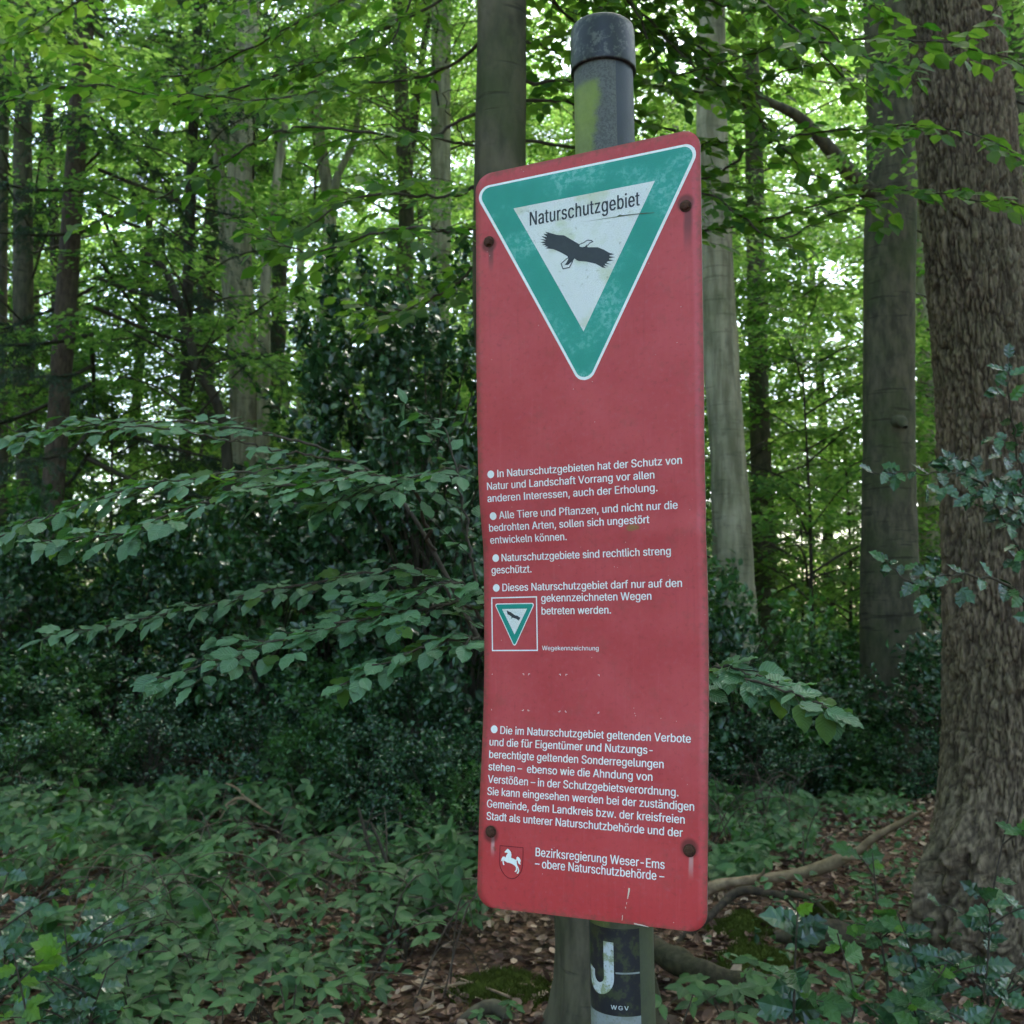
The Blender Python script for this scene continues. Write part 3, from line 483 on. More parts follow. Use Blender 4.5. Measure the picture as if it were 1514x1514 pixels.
def plate(u, v, off=0.0, raw=False):
    """u, v in metres on the plate -> world; the buckled plate warps its print slightly"""
    u = np.asarray(u, float); v = np.asarray(v, float)
    if not raw:
        v = v + u * np.interp(v, [-.55, -.45, -.4, .1, .25, .45, .55], [.034, .022, .0175, .0135, .02, .03, .038])
    d = off - dent(u, v)
    return SC_ + u[..., None] * SX_ + v[..., None] * SZ_ + d[..., None] * SN_

sign = empty('nature_reserve_sign', (0.135, 1.59, 0))
tag(sign, 'tall red nature reserve sign with green-edged eagle triangle, bolted to a grey post', 'sign')
SO = np.array(sign.location)

def sheet_rows(vs, umin, umax, ncol):
    t = np.linspace(0, 1, ncol + 1)
    U = umin[:, None] * (1 - t) + umax[:, None] * t
    Vv = np.repeat(vs[:, None], ncol + 1, 1)
    n = len(vs)
    i = np.arange(n - 1)[:, None] * (ncol + 1); j = np.arange(ncol)[None]
    F = np.stack([i + j, i + j + 1, i + ncol + 2 + j, i + ncol + 1 + j], -1).reshape(-1, 4)
    return U.ravel(), Vv.ravel(), F

def plate_material(name, kind):
    g = G(name)
    c = g.coord('UV')
    s = g.sep(c); u, v = s[0], s[1]
    fine = g.noise(c, 900, 3, .7)
    med = g.noise(c, 120, 5, .65)
    big = g.noise(c, 9, 4, .6)
    if kind == 'red':
        col = g.mix(g.ss(big, .3, .7), (.50,.054,.064), (.57,.080,.092))
        col = g.mix(g.math('MULTIPLY', g.ss(v, -.30, -.52), .5), col, (.60,.042,.044))
        col = g.mix(g.math('MULTIPLY', g.ss(med, .52, .72), .35), col, (.50,.12,.14))
        col = g.mix(g.math('MULTIPLY', g.ss(med, .46, .30), .35), col, (.28,.04,.045))
        st_ = g.noise(g.scale(c, (140, 5, 1)), 1, 4, .7)
        col = g.mix(g.math('MULTIPLY', g.ss(st_, .54, .74), .22), col, (.33,.045,.055))
        col = g.mix(g.math('MULTIPLY', g.ss(st_, .44, .28), .14), col, (.66,.16,.17))
        col = g.mix(g.math('MULTIPLY', g.ss(g.noise(c, 22, 5, .7), .52, .70), .30), col, (.30,.075,.065))
        # grime and algae creeping in from the edges
        eu = g.math('SUBTRACT', .175, g.math('ABSOLUTE', u)); ev = g.math('SUBTRACT', .55, g.math('ABSOLUTE', v))
        ed = g.math('ADD', g.math('MINIMUM', eu, ev), g.math('MULTIPLY', g.math('SUBTRACT', med, .5), .035))
        col = g.mix(g.math('MULTIPLY', g.math('SUBTRACT', 1.0, g.ss(ed, -.004, .010)), .55), col, (.20,.09,.065))
        # rust and wash streaks below the four bolts
        for (bu, bv, cc, ln, wd) in ((-.153,.4375,(.16,.05,.05),.05,.006), (.153,.4466,(.17,.045,.05),.085,.008),
                                     (-.154,-.447,(.62,.36,.36),.035,.004), (.150,-.441,(.60,.33,.32),.045,.004)):
            wob = g.math('MULTIPLY', g.math('SUBTRACT', g.noise(g.scale(c, (60, 14, 1)), 1, 3), .5), .006)
            du = g.math('ABSOLUTE', g.math('ADD', g.math('SUBTRACT', u, bu + .003), wob))
            m1 = g.math('SUBTRACT', 1.0, g.ss(du, wd * .35, wd))
            m2 = g.math('SUBTRACT', 1.0, g.ss(g.math('SUBTRACT', bv, v), ln * .3, ln))
            m3 = g.ss(g.math('SUBTRACT', bv, v), 0.0, .004)
            col = g.mix(g.math('MULTIPLY', g.math('MULTIPLY', m1, m2), g.math('MULTIPLY', m3, .85)), col, cc)
            dx = g.math('SUBTRACT', u, bu); dy = g.math('SUBTRACT', v, bv)
            d2 = g.math('SQRT', g.math('ADD', g.math('MULTIPLY', dx, dx), g.math('MULTIPLY', dy, dy)))
            col = g.mix(g.math('MULTIPLY', g.math('SUBTRACT', 1.0, g.ss(d2, .009, .015)), .75), col, (.10,.030,.028))
        # algae and dirt blots
        sp = g.vor(c, 14.0); 
        spm = g.math('MULTIPLY', g.math('SUBTRACT', 1.0, g.ss(g.math('ADD', sp, g.math('MULTIPLY', g.math('SUBTRACT', med, .5), .18)), .02, .06)), .6)
        col = g.mix(spm, col, (.15,.07,.05))
        # tiny pale chips
        ch = g.vor(c, 75.0)
        chm = g.math('MULTIPLY', g.math('SUBTRACT', 1.0, g.ss(ch, .03, .055)), g.ss(big, .5, .56))
        col = g.mix(chm, col, (.7,.55,.52))
        # green algae smudge on the middle text
        du = g.math('SUBTRACT', u, .069); dv = g.math('SUBTRACT', v, -.008)
        dd = g.math('SQRT', g.math('ADD', g.math('MULTIPLY', du, du), g.math('MULTIPLY', g.math('MULTIPLY', dv, dv), 4)))
        dd = g.math('ADD', dd, g.math('MULTIPLY', g.math('SUBTRACT', med, .5), .012))
        col = g.mix(g.math('MULTIPLY', g.math('SUBTRACT', 1.0, g.ss(dd, .005, .012)), .6), col, (.22,.20,.05))
        rough = g.math('ADD', .33, g.math('MULTIPLY', med, .18)); spec = .35
    elif kind == 'green':
        col = g.mix(g.ss(big, .35, .65), (.014,.30,.235), (.03,.37,.30))
        wear = g.math('MULTIPLY', g.ss(med, .44, .60), g.ss(big, .44, .60))
        col = g.mix(g.math('MULTIPLY', wear, .45), col, (.33,.68,.66))
        col = g.mix(g.math('MULTIPLY', g.ss(fine, .50, .62), .55), col, (.012,.15,.125))
        rough = .30; spec = .5
    elif kind == 'white':
        col = g.mix(g.ss(big, .3, .7), (.82,.82,.83), (.87,.87,.87))
        col = g.mix(g.math('MULTIPLY', g.ss(fine, .46, .62), .6), col, (.36,.38,.30))
        al = g.ss(g.noise(c, 16, 3), .50, .66)
        col = g.mix(g.math('MULTIPLY', al, .45), col, (.46,.52,.24))
        col = g.mix(g.math('MULTIPLY', g.ss(med, .60, .70), .6), col, (.23,.22,.15))
        rough = .38; spec = .4
    elif kind == 'print':
        col = g.mix(g.ss(med, .35, .7), (.93,.93,.93), (.84,.84,.84)); rough = .4; spec = .35
    elif kind == 'dark':
        col = g.mix(med, (.028,.033,.045), (.055,.06,.07)); rough = .4; spec = .35
    elif kind == 'outline':
        col = g.mix(med, (.16,.012,.02), (.22,.02,.03)); rough = .4; spec = .3
    return g.end(g.pbr(col, rough, spec, g.bump(med, .06, .001)))
for k in ('red', 'green', 'white', 'print', 'dark', 'outline'):
    M['plate_' + k] = plate_material('sign ' + k, k)

def metal_edge():
    g = G('aluminium edge'); return g.end(g.pbr((.20,.10,.10), .5, .4, None, .2))
M['plate_edge'] = metal_edge()

# --- panel: rounded rectangle, 3 mm thick, buckled
def rounded_rect_rows(w, h0, h1, r, n=150):
    a = np.linspace(0, np.pi / 2, 14)
    bot = h0 + r * (1 - np.cos(a)); inb = r * (1 - np.sin(a))
    top = h1 - r * (1 - np.cos(a[::-1])); intp = r * (1 - np.sin(a[::-1]))
    mid = np.linspace(h0 + r, h1 - r, n)[1:-1]
    vs = np.concatenate([bot, mid, top]); ins = np.concatenate([inb, 0 * mid, intp])
    return vs, -w / 2 + ins, w / 2 - ins
vs, u0, u1 = rounded_rect_rows(.350, -.549, .551, .026)
NC = 24
U, Vv, F = sheet_rows(vs, u0, u1, NC)
front = plate(U, Vv); back = plate(U, Vv, -.003)
nv = len(U); nr = len(vs)
rim = [i * (NC + 1) for i in range(nr)] + [(nr - 1) * (NC + 1) + j for j in range(1, NC + 1)] \
    + [i * (NC + 1) + NC for i in range(nr - 2, -1, -1)] + [j for j in range(NC - 1, 0, -1)]
rim = np.array(rim); rn = np.roll(rim, -1)
Frim = np.stack([rim, rn, rn + nv, rim + nv], -1)
me = mesh_np('panel', np.vstack([front, back]) - SO, np.vstack([F, F[:, ::-1] + nv, Frim]),
             uv=np.vstack([np.c_[U, Vv], np.c_[U, Vv]]), smooth=True)
me.materials.append(M['plate_red']); me.materials.append(M['plate_edge'])
mi = np.zeros(len(me.polygons), dtype=np.int32); mi[len(F):] = 1
me.polygons.foreach_set('material_index', mi)
sm = np.ones(len(me.polygons), dtype=bool); sm[2 * len(F):] = False
me.polygons.foreach_set('use_smooth', sm)
panel = link('panel', me, sign)

def convex_print(name, pts, off, mat, parent, nrows=90, ncol=16, raw=False):
    """flat print on the plate: convex outline cut in rows so it follows the buckles"""
    P = np.array(pts, float)
    vmin, vmax = P[:, 1].min(), P[:, 1].max()
    vs = vmin + (vmax - vmin) * (0.5 - 0.5 * np.cos(np.linspace(0, np.pi, nrows)))
    lo = np.full(nrows, 9.); hi = np.full(nrows, -9.)
    for a, b in zip(P, np.roll(P, -1, axis=0)):
        for i, v in enumerate(vs):
            if min(a[1], b[1]) - 1e-9 <= v <= max(a[1], b[1]) + 1e-9:
                t = (v - a[1]) / (b[1] - a[1]) if abs(b[1] - a[1]) > 1e-9 else 0
                for x in ((a[0] + t * (b[0] - a[0])), ) + ((a[0], b[0]) if abs(b[1] - a[1]) <= 1e-9 else ()):
                    lo[i] = min(lo[i], x); hi[i] = max(hi[i], x)
    U, Vv, F = sheet_rows(vs, lo, hi, ncol)
    me = mesh_np(name, plate(U, Vv, off, raw) - SO, F, uv=np.c_[U, Vv], smooth=True, mat=mat)
    return link(name, me, parent)

def rounded_tri(hw, top, apex, r, n=10):
    """triangle pointing down; hw half width of the sharp top edge"""
    C = [(-hw, top), (hw, top), (0, apex)]
    out = []
    for i in range(3):
        p0, p, p1 = np.array(C[i - 1]), np.array(C[i]), np.array(C[(i + 1) % 3])
        d0 = norm(p0 - p); d1 = norm(p1 - p)
        half = math.acos(float(np.clip(d0 @ d1, -1, 1))) / 2
        cc = p + norm(d0 + d1) * r / math.sin(half)
        a0 = cc + 0; s = p + d0 * r / math.tan(half); e = p + d1 * r / math.tan(half)
        v0, v1 = s - cc, e - cc
        for k in range(n + 1):
            t = k / n; w = v0 * (1 - t) + v1 * t
            out.append(cc + norm(w) * r)
    return out
tri_b = convex_print('triangle_border', rounded_tri(.1805, .5315, .1905, .017), .0003, M['plate_print'], panel)
tri_g = convex_print('triangle_field', rounded_tri(.1735, .5280, .1985, .0140), .0006, M['plate_green'], panel)
tri_w = convex_print('triangle_centre', [(-.1114, .4868), (.1092, .4868), (-.0010, .2820)], .0009, M['plate_white'], panel)

def curve_mesh(splines, cyclic=True, offset=0.0):
    """filled flat outline -> vertices (n,2), triangles; splines are bezier or polygon point lists"""
    cu = bpy.data.curves.new('outline', 'CURVE')
    cu.dimensions = '2D'; cu.fill_mode = 'BOTH'; cu.resolution_u = 4; cu.offset = offset * 1000
    splines = [[tuple(c * 1000 for c in p) for p in s] for s in splines]     # filled at a large size, tiny outlines lose corners
    for s in splines:
        if len(s[0]) == 2:
            sp = cu.splines.new('POLY'); sp.points.add(len(s) - 1)
            for p, q in zip(sp.points, s): p.co = (q[0], q[1], 0, 1)
        else:
            sp = cu.splines.new('BEZIER'); sp.bezier_points.add(len(s) - 1)
            for p, q in zip(sp.bezier_points, s):
                p.handle_left_type = p.handle_right_type = 'FREE'
                p.co = (q[0], q[1], 0); p.handle_left = (q[2], q[3], 0); p.handle_right = (q[4], q[5], 0)
        sp.use_cyclic_u = True
    o = bpy.data.objects.new('outline', cu); COL.objects.link(o)
    dg = bpy.context.evaluated_depsgraph_get()
    me = bpy.data.meshes.new_from_object(o.evaluated_get(dg))
    me.calc_loop_triangles()
    V = np.array([v.co[:2] for v in me.vertices]) / 1000; F = np.array([t.vertices[:] for t in me.loop_triangles])
    bpy.data.objects.remove(o); bpy.data.curves.remove(cu); bpy.data.meshes.remove(me)
    return V, F

GL = {}
for line in GLYPHS.strip('\n').split('\n'):
    ch, adv, rest = line.split('~')
    GL[ch] = (int(adv), [[[int(x) for x in p.split(',')] for p in s.split(' ')] for s in rest.split('|')] if rest else [])
def fill_parts(S, weight):
    """strokes of one letter may overlap: fill each outer contour with its own holes"""
    area = lambda s: sum(a[0] * b[1] - b[0] * a[1] for a, b in zip(s, s[1:] + s[:1])) / 2
    big = max(S, key=lambda s: abs(area(s))); sg = 1 if area(big) > 0 else -1
    outer = [s for s in S if area(s) * sg > 0]; holes = [s for s in S if area(s) * sg <= 0]
    def inside(p, s):
        c = False
        for a, b in zip(s, s[1:] + s[:1]):
            if (a[1] > p[1]) != (b[1] > p[1]) and p[0] < (b[0] - a[0]) * (p[1] - a[1]) / (b[1] - a[1]) + a[0]: c = not c
        return c
    ctr = lambda h: (sum(p[0] for p in h) / len(h), sum(p[1] for p in h) / len(h))
    VV = []; FF = []; LV = []; n = 0
    for i, o in enumerate(outer):
        hs = [h for h in holes if all(inside(p, o) for p in h) and inside(ctr(h), o)]
        V, F = curve_mesh([o] + hs)
        for q, dx in enumerate((-weight, 0, weight)):        # two overlapping strokes thicken the letter
            VV.append(V + [dx, 0]); FF.append(F + n); LV.append(np.full(len(V), (i % 3) * .00003 + q * .00008)); n += len(V)
    LIFT[:] = [np.concatenate(LV)]
    return np.vstack(VV), np.vstack(FF)
LIFT = [0]
def text_mesh(body, x0, x1, y, cap, weight=0.0, track=0):
    """outline lettering scaled to run exactly from x0 to x1 with capitals cap high"""
    X = 0; S = []
    for ch in body:
        a, sp = GL[ch]
        for s in sp:
            S.append([(X + p[0], p[1], X + p[0] + p[2], p[1] + p[3], X + p[0] + p[4], p[1] + p[5]) for p in s])
        X += a + track
    mn = min(p[0] for s in S for p in s); mx = max(p[0] for s in S for p in s)
    k = cap / 509.0
    kx = (x1 - x0) / (mx - mn)
    S = [[((p[0] - mn) * k, p[1] * k, (p[2] - mn) * k, p[3] * k, (p[4] - mn) * k, p[5] * k) for p in s] for s in S]
    V, F = fill_parts(S, weight)
    V[:, 0] = V[:, 0] * kx / k + x0; V[:, 1] += y
    return V, F
def printed(name, V, F, off, mat, parent, raw=False):
    lift = LIFT[0] if name == 'lettering' else 0
    W = plate(V[:, 0], V[:, 1], off + lift, raw) - SO
    n = np.cross(W[F[0][1]] - W[F[0][0]], W[F[0][2]] - W[F[0][0]])
    if n @ SN_ < 0: F = F[:, ::-1]
    return link(name, mesh_np(name, W, F, uv=V, mat=mat), parent)

LINES = [("In Naturschutzgebieten hat der Schutz von", -142.5, 143.2, 77.2), ("Natur und Landschaft Vorrang vor allen", -160.6, 103, 59.3),
 ("anderen Interessen, auch der Erholung.", -160.8, 107, 41.1), ("Alle Tiere und Pflanzen, und nicht nur die", -143.3, 135.5, 15.2),
 ("bedrohten Arten, sollen sich ungestört", -161.6, 94, -2.8), ("entwickeln können.", -161.6, -34.1, -21.2),
 ("Naturschutzgebiete sind rechtlich streng", -143.5, 124, -48.3), ("geschützt.", -161.3, -93.7, -66.3),
 ("Dieses Naturschutzgebiet darf nur auf den", -142.9, 139, -93.1), ("gekennzeichneten Wegen", -78, 93.8, -110), ("betreten werden.", -77.6, 32.6, -128.6),
 ("Die im Naturschutzgebiet geltenden Verbote", -144.4, 150.8, -303.8), ("und die für Eigentümer und Nutzungs-", -162, 96.3, -321.5),
 ("berechtigte geltenden Sonderregelungen", -161.8, 112.6, -339.3), ("stehen –  ebenso wie die Ahndung von", -162, 96.6, -357.0),
 ("Verstößen – in der Schutzgebietsverordnung.", -162, 134, -375.0), ("Sie kann eingesehen werden bei der zuständigen", -162, 156.2, -392.3),
 ("Gemeinde, dem Landkreis bzw. der kreisfreien", -162, 143.1, -410.0), ("Stadt als unterer Naturschutzbehörde und der", -162, 140.5, -427.5),
 ("Bezirksregierung Weser-Ems", -79.4, 115.6, -471.4), ("– obere Naturschutzbehörde –", -80, 115.3, -486.8)]
for body, a, b, y in LINES:
    V, F = text_mesh(body, a / 1000, b / 1000, y / 1000, .0112 if y > -460 else .0118, .00030)
    printed('lettering', V, F, .0004, M['plate_print'], panel)
V, F = text_mesh("Wegekennzeichnung", -.0769, .0134, -.1807, .0064, .00012)
printed('lettering', V, F, .0004, M['plate_print'], panel)
V, F = text_mesh("Naturschutzgebiet", -.0846, .0859, .4549, .0212, .0008, 22)
printed('lettering', V, F, .0012, M['plate_dark'], panel)

def circle(u, v, r, n=24): return [(u + r * math.cos(2 * math.pi * i / n), v + r * math.sin(2 * math.pi * i / n)) for i in range(n)]
for (u, v) in ((-153.7, 82.4), (-153.5, 19.9), (-153.7, -43.0), (-153.6, -87.8), (-155.2, -297.6)):
    convex_print('bullet_dot', circle(u / 1000, v / 1000, .0058), .0004, M['plate_print'], panel, 12, 4)

def poly_print(name, polys, off, mat, parent, raw=True):
    V, F = curve_mesh([[(x / 1000, y / 1000) for x, y in p] for p in polys])
    return printed(name, V, F, off, mat, parent, raw)
def stroke(pts, w, closed=True):
    """outline polygons of a closed stroke: outer ring and inner ring"""
    P = np.array(pts, float); n = len(P)
    a = P - np.roll(P, 1, 0); b = np.roll(P, -1, 0) - P
    na = norm(np.c_[-a[:, 1], a[:, 0]]); nb = norm(np.c_[-b[:, 1], b[:, 0]])
    m = norm(na + nb); k = 1 / np.clip((m * na).sum(1), .5, 1)
    return [tuple(p) for p in P + m * (w / 2 * k)[:, None]], [tuple(p) for p in P - m * (w / 2 * k)[:, None]]

EAGLE = [(-60.3,439.7),(-40.9,432.0),(-29.9,429.7),(-18.9,421.8),(-7.1,413.6),(-7.2,411.9),(-6.7,409.6),(-2.7,407.3),(1.9,408.0),(6.0,411.3),(5.0,408.4),(7.3,406.5),(22.5,404.4),(31.4,399.6),(39.3,394.1),(48.1,390.3),(40.1,390.3),(40.1,388.8),(48.5,386.2),(40.1,385.6),(39.2,384.2),(46.2,381.5),(37.4,381.4),(35.6,379.9),(41.8,376.1),(33.4,378.5),(32.5,377.3),(38.2,373.5),(30.2,375.9),(34.6,371.9),(29.2,373.2),(18.7,380.4),(4.4,385.4),(-7.4,387.8),(-11.0,389.6),(-13.7,392.6),(-17.4,388.7),(-21.0,386.6),(-23.8,384.3),(-29.7,384.6),(-26.5,388.2),(-23.7,393.1),(-24.6,397.1),(-36.5,405.3),(-47.5,411.3),(-59.6,414.1),(-55.4,415.9),(-61.9,417.5),(-58.1,418.5),(-65.6,420.2),(-60.0,421.4),(-68.4,424.6),(-59.5,424.9),(-68.8,429.6),(-58.6,427.4),(-66.9,434.0),(-57.1,431.0),(-63.2,437.0),(-56.6,435.6)]
poly_print('eagle_emblem', [EAGLE], .0012, M['plate_dark'], panel)
NECK = [(-6.6,412.4),(0.1,414.2),(6.5,417.2),(12.7,415.8),(14.6,413.9),(9.6,412.3),(6.9,409.4),(3.9,407.4),(-2,407.2),(-6.4,409)]
o_, i_ = stroke(NECK, 1.3)
poly_print('eagle_head', [o_, i_], .0014, M['plate_dark'], panel)
TAIL = [(-24.2,394.9),(-35.2,387.6),(-32.1,379.2),(-22.0,380.1),(-16.9,388.6)]
o_, i_ = stroke(TAIL, 1.4)
poly_print('eagle_tail', [o_, i_], .0014, M['plate_dark'], panel)
SHIELD = [(-138.1,-465.0),(-100.0,-463.9),(-100.0,-477),(-100.4,-490.7),(-102.5,-497.5),(-106.6,-503.4),(-111.5,-507.3),(-117.6,-509.0),(-123.6,-508.3),(-129.2,-505.2),(-134.0,-500.2),(-137.2,-494.5),(-138.3,-489.1),(-138.3,-481.0)]
o_, i_ = stroke(SHIELD, 1.1)
poly_print('shield_outline', [o_, i_], .0004, M['plate_outline'], panel)
HORSE = [(-125.5,-467.9),(-122.5,-469.3),(-119.8,-472.0),(-118.7,-475.9),(-119.2,-479.9),(-114.5,-480.9),(-110.9,-482.0),(-110.1,-477.9),(-108.1,-477.2),(-105.1,-478.9),(-103.3,-482.1),(-104.1,-485.2),(-103.4,-488.1),(-106.1,-487.2),(-107.9,-485.1),(-108.2,-482.7),(-110.0,-482.9),(-109.6,-486.8),(-108.9,-489.2),(-107.4,-491.0),(-105.8,-494.3),(-105.2,-496.7),(-106.8,-500.6),(-109.5,-500.9),(-107.5,-497.0),(-107.9,-494.1),(-109.1,-492.7),(-108.7,-495.6),(-110.4,-498.8),(-113.1,-498.6),(-110.8,-495.9),(-110.9,-492.4),(-113.0,-490.2),(-117.8,-488.2),(-122.6,-487.3),(-125.5,-487.4),(-129.7,-485.6),(-131.5,-485.3),(-130.8,-488.7),(-129.9,-491.1),(-131.9,-491.6),(-133.2,-488.5),(-133.3,-484.5),(-133.9,-486.3),(-135.7,-486.5),(-135.2,-483.2),(-132.9,-479.7),(-129.9,-479.6),(-128.1,-480.7),(-127.3,-477.3),(-124.7,-474.1),(-126.5,-473.7),(-130.1,-473.9),(-130.1,-472.6)]
poly_print('white_horse_emblem', [HORSE], .0005, M['plate_print'], panel)
# way-marking box with the small triangle
box = [(-161.5,-105.3),(-85.9,-103.9),(-84.8,-182.3),(-160.6,-184.1)]
o_, i_ = stroke([(x, y) for x, y in box], 1.9)
poly_print('symbol_frame', [o_, i_], .0004, M['plate_print'], panel)
def off_tri(pts, d):
    return [tuple(np.array(p)) for p in pts]
def small_tri(name, cx, hw, top, apex, r, off, mat):
    return convex_print(name, [(p[0] + cx, p[1]) for p in rounded_tri(hw, top, apex, r, 6)], off, mat, panel, 40, 4)
M['clean_green'] = (lambda g: g.end(g.pbr((.01,.27,.22), .4, .4)))(G('clean green print'))
small_tri('symbol_border', -.1229, .0345, -.1113, -.1775, .0030, .0004, M['plate_print'])
small_tri('symbol_field', -.1229, .0322, -.1127, -.1745, .0020, .0007, M['clean_green'])
small_tri('symbol_centre', -.1226, .0213, -.1196, -.1578, .0004, .0010, M['plate_white'])
ES = .215
poly_print('symbol_eagle', [[(-124.6 + (x + 10) * ES * .98, -132.0 + (y - 403) * ES * 1.0) for x, y in EAGLE[:5] + EAGLE[11:16] + EAGLE[29:47] + EAGLE[57:58]]], .0012, M['plate_dark'], panel)
# small registration corner marks
for (x, y, sx) in ((-161.2,-218.5,0),(-106.8,-216.8,-1),(-99.6,-216.6,1),(-46.7,-215.7,-1),(-38.8,-215.5,1),(14.7,-214.6,-1)):
    for (dy, yy) in ((-1, y), (1, y - 54.2)):
        P = [(x, yy), (x + 2.8 * sx, yy), (x + 2.8 * sx, yy + dy * .6), (x + .6 * sx, yy + dy * .6), (x + .6 * sx, yy + dy * 2.4), (x, yy + dy * 2.4)] if sx \
            else [(x, yy), (x + .6, yy), (x + .6, yy + dy * 2), (x, yy + dy * 2)]
        poly_print('corner_mark', [P], .0004, M['plate_print'], panel)
# scratches to bare metal
M['bare'] = (lambda g: g.end(g.pbr((.72,.62,.52), .45, .4)))(G('scratched bare paint'))
poly_print('scratch', [[(64.2,-499),(66.2,-499.3),(66,-503),(63.4,-513.8),(62.2,-513.2)], [(61.4,-518),(62.2,-518),(61.6,-521),(60.9,-521)], [(59.8,-524),(60.8,-524.6),(60,-527),(59.2,-526)], [(54.9,-536),(55.9,-536),(55,-543),(54.2,-543)]], .0005, M['bare'], panel)
poly_print('scratch', [[(72,-543.6),(78,-544.4),(84,-544.6),(92,-545.8),(94,-546.6),(72,-545.6)]], .0005, M['bare'], panel)
poly_print('scratch', [[(1.9,445.6),(40,445.4),(75,445.0),(107.5,443.3),(107.5,443.9),(88,445.6),(60,447.0),(56,448.4),(52,446.3),(30,446.0)]], .00145, (lambda g: g.end(g.pbr((.10,.12,.07), .6, .3)))(G('scratched line with algae')), panel)

# --- bolts: rusty hexagon heads on washers
def rust_material():
    g = G('rusted bolt')
    c = g.coord('Object')
    n = g.noise(c, 260, 5, .7)
    col = g.mix(n, (.020,.012,.010), (.15,.065,.04))
    return g.end(g.pbr(col, .85, .3, g.bump(n, .9, .002), .2))
M['rust'] = rust_material()
def disc_solid(c, r0, r1, h0, h1, seg, ax=SX_, az=SZ_, an=SN_, rot=0.0, dome=0.0):
    """short prism standing on the plate at c"""
    th = np.linspace(0, 2 * np.pi, seg, endpoint=False) + rot
    ring = lambda r, h: c + r * (np.cos(th)[:, None] * ax + np.sin(th)[:, None] * az) + h * an
    rows = [ring(r0, h0), ring(r1, h1), ring(r1 * .7, h1 + dome), ring(r1 * .02, h1 + dome * 1.2)]
    V = np.vstack(rows); i = np.arange(3)[:, None] * seg; j = np.arange(seg)[None]
    F = np.stack([i + j, i + (j + 1) % seg, i + seg + (j + 1) % seg, i + seg + j], -1).reshape(-1, 4)
    return V, F
for n_, (u, v) in enumerate(((-.153, .4375), (.153, .4466), (-.154, -.4469), (.1503, -.4411))):
    c = plate(np.array(u), np.array(v), 0, True) - SO
    b = Bag()
    b.add(disc_solid(c, .0088, .0086, 0, .0012, 20))
    b.add(disc_solid(c, .0072, .0068, .001, .0055, 6, rot=.3 * n_ + .2, dome=.0012))
    link('bolt', b.mesh('bolt', M['rust'], smooth=False), panel)

# --- post with cap
PT = np.array(pix(893, 150, 1.587)); PB = np.array(pix(920.5, 1450, 1.587))
ax_p = (PB - PT) / (PT[2] - PB[2])
def post_at(z): return PT + ax_p * (PT[2] - z)
PR = .0460
def post_material():
    g = G('weathered grey plastic post')
    c = g.coord('UV'); s_ = g.sep(c); s, z = s_[0], s_[1]
    o = g.coord('Object')
    n1 = g.noise(o, 55, 5, .7); n2 = g.noise(o, 14, 4, .6); n3 = g.noise(o, 320, 3, .7)
    film = g.mix(n1, (.052,.056,.052), (.16,.16,.145))
    film = g.mix(g.math('MULTIPLY', g.ss(n3, .45, .6), .7), film, (.05,.052,.045))
    clean = g.mix(n2, (.036,.040,.050), (.062,.068,.080))
    wob = g.math('MULTIPLY', g.math('SUBTRACT', n1, .5), .03)
    edge = g.ss(g.math('ADD', s, g.math('MULTIPLY', wob, .12)), .0145, .0155)
    col = g.mix(edge, film, clean)
    # bright algae patch, upper left
    zb = g.math('SUBTRACT', 1, g.ss(g.math('ADD', z, g.math('MULTIPLY', wob, .6)), 2.285, 2.30))
    sb = g.math('ADD', s, wob)
    lim = g.math('MULTIPLY', g.math('SUBTRACT', z, 2.20), -.05)
    m = g.math('MULTIPLY', g.math('SUBTRACT', 1, g.ss(g.math('ADD', sb, g.math('MULTIPLY', g.math('SUBTRACT', 2.26, z), .10)), -.022, -.008)), zb)
    m = g.math('MULTIPLY', m, g.ss(z, 1.95, 2.10))
    col = g.mix(g.math('MULTIPLY', m, g.math('ADD', .45, g.math('MULTIPLY', n2, .7))), col, g.mix(n1, (.13,.18,.03), (.29,.36,.06)))
    # dull algae towards the foot
    lowm = g.math('SUBTRACT', 1, g.ss(z, 1.15, 1.6))
    lowc = g.mix(n1, (.045,.058,.030), (.10,.115,.06))
    col = g.mix(g.math('MULTIPLY', lowm, .8), col, lowc)
    lm = g.math('MULTIPLY', g.math('MULTIPLY', g.math('SUBTRACT', 1, g.ss(sb, -.026, -.016)), g.ss(z, .96, .98)), g.math('SUBTRACT', 1, g.ss(z, 1.3, 1.5)))
    col = g.mix(g.math('MULTIPLY', lm, .75), col, g.mix(n3, (.07,.10,.02), (.22,.26,.09)))
    return g.end(g.pbr(col, .55, .4, g.bump(n3, .3, .0015)))
M['post'] = post_material()
def wrap(zs, th0, th1, nseg, r, closed=False, rz=None):
    th = np.linspace(th0, th1, nseg + 1)[: nseg if closed else nseg + 1]
    V = []; UV = []
    for i, z in enumerate(zs):
        c = post_at(z); rr = r if rz is None else rz[i]
        for t in th:
            V.append((c[0] + rr * math.sin(t), c[1] - rr * math.cos(t), c[2])); UV.append((t * PR, z))
    k = len(th); F = []
    for i in range(len(zs) - 1):
        for j in range(nseg if closed else nseg):
            a, b = i * k + j, i * k + (j + 1) % k
            F.append((a, b, b + k, a + k))
    return np.array(V), np.array(F), np.array(UV)
zs = np.linspace(-.2, 2.33, 40)
V, F, UVv = wrap(zs, -math.pi, math.pi, 64, PR)
link('post', mesh_np('post', V - SO, F, uv=UVv, smooth=True, mat=M['post']), sign)
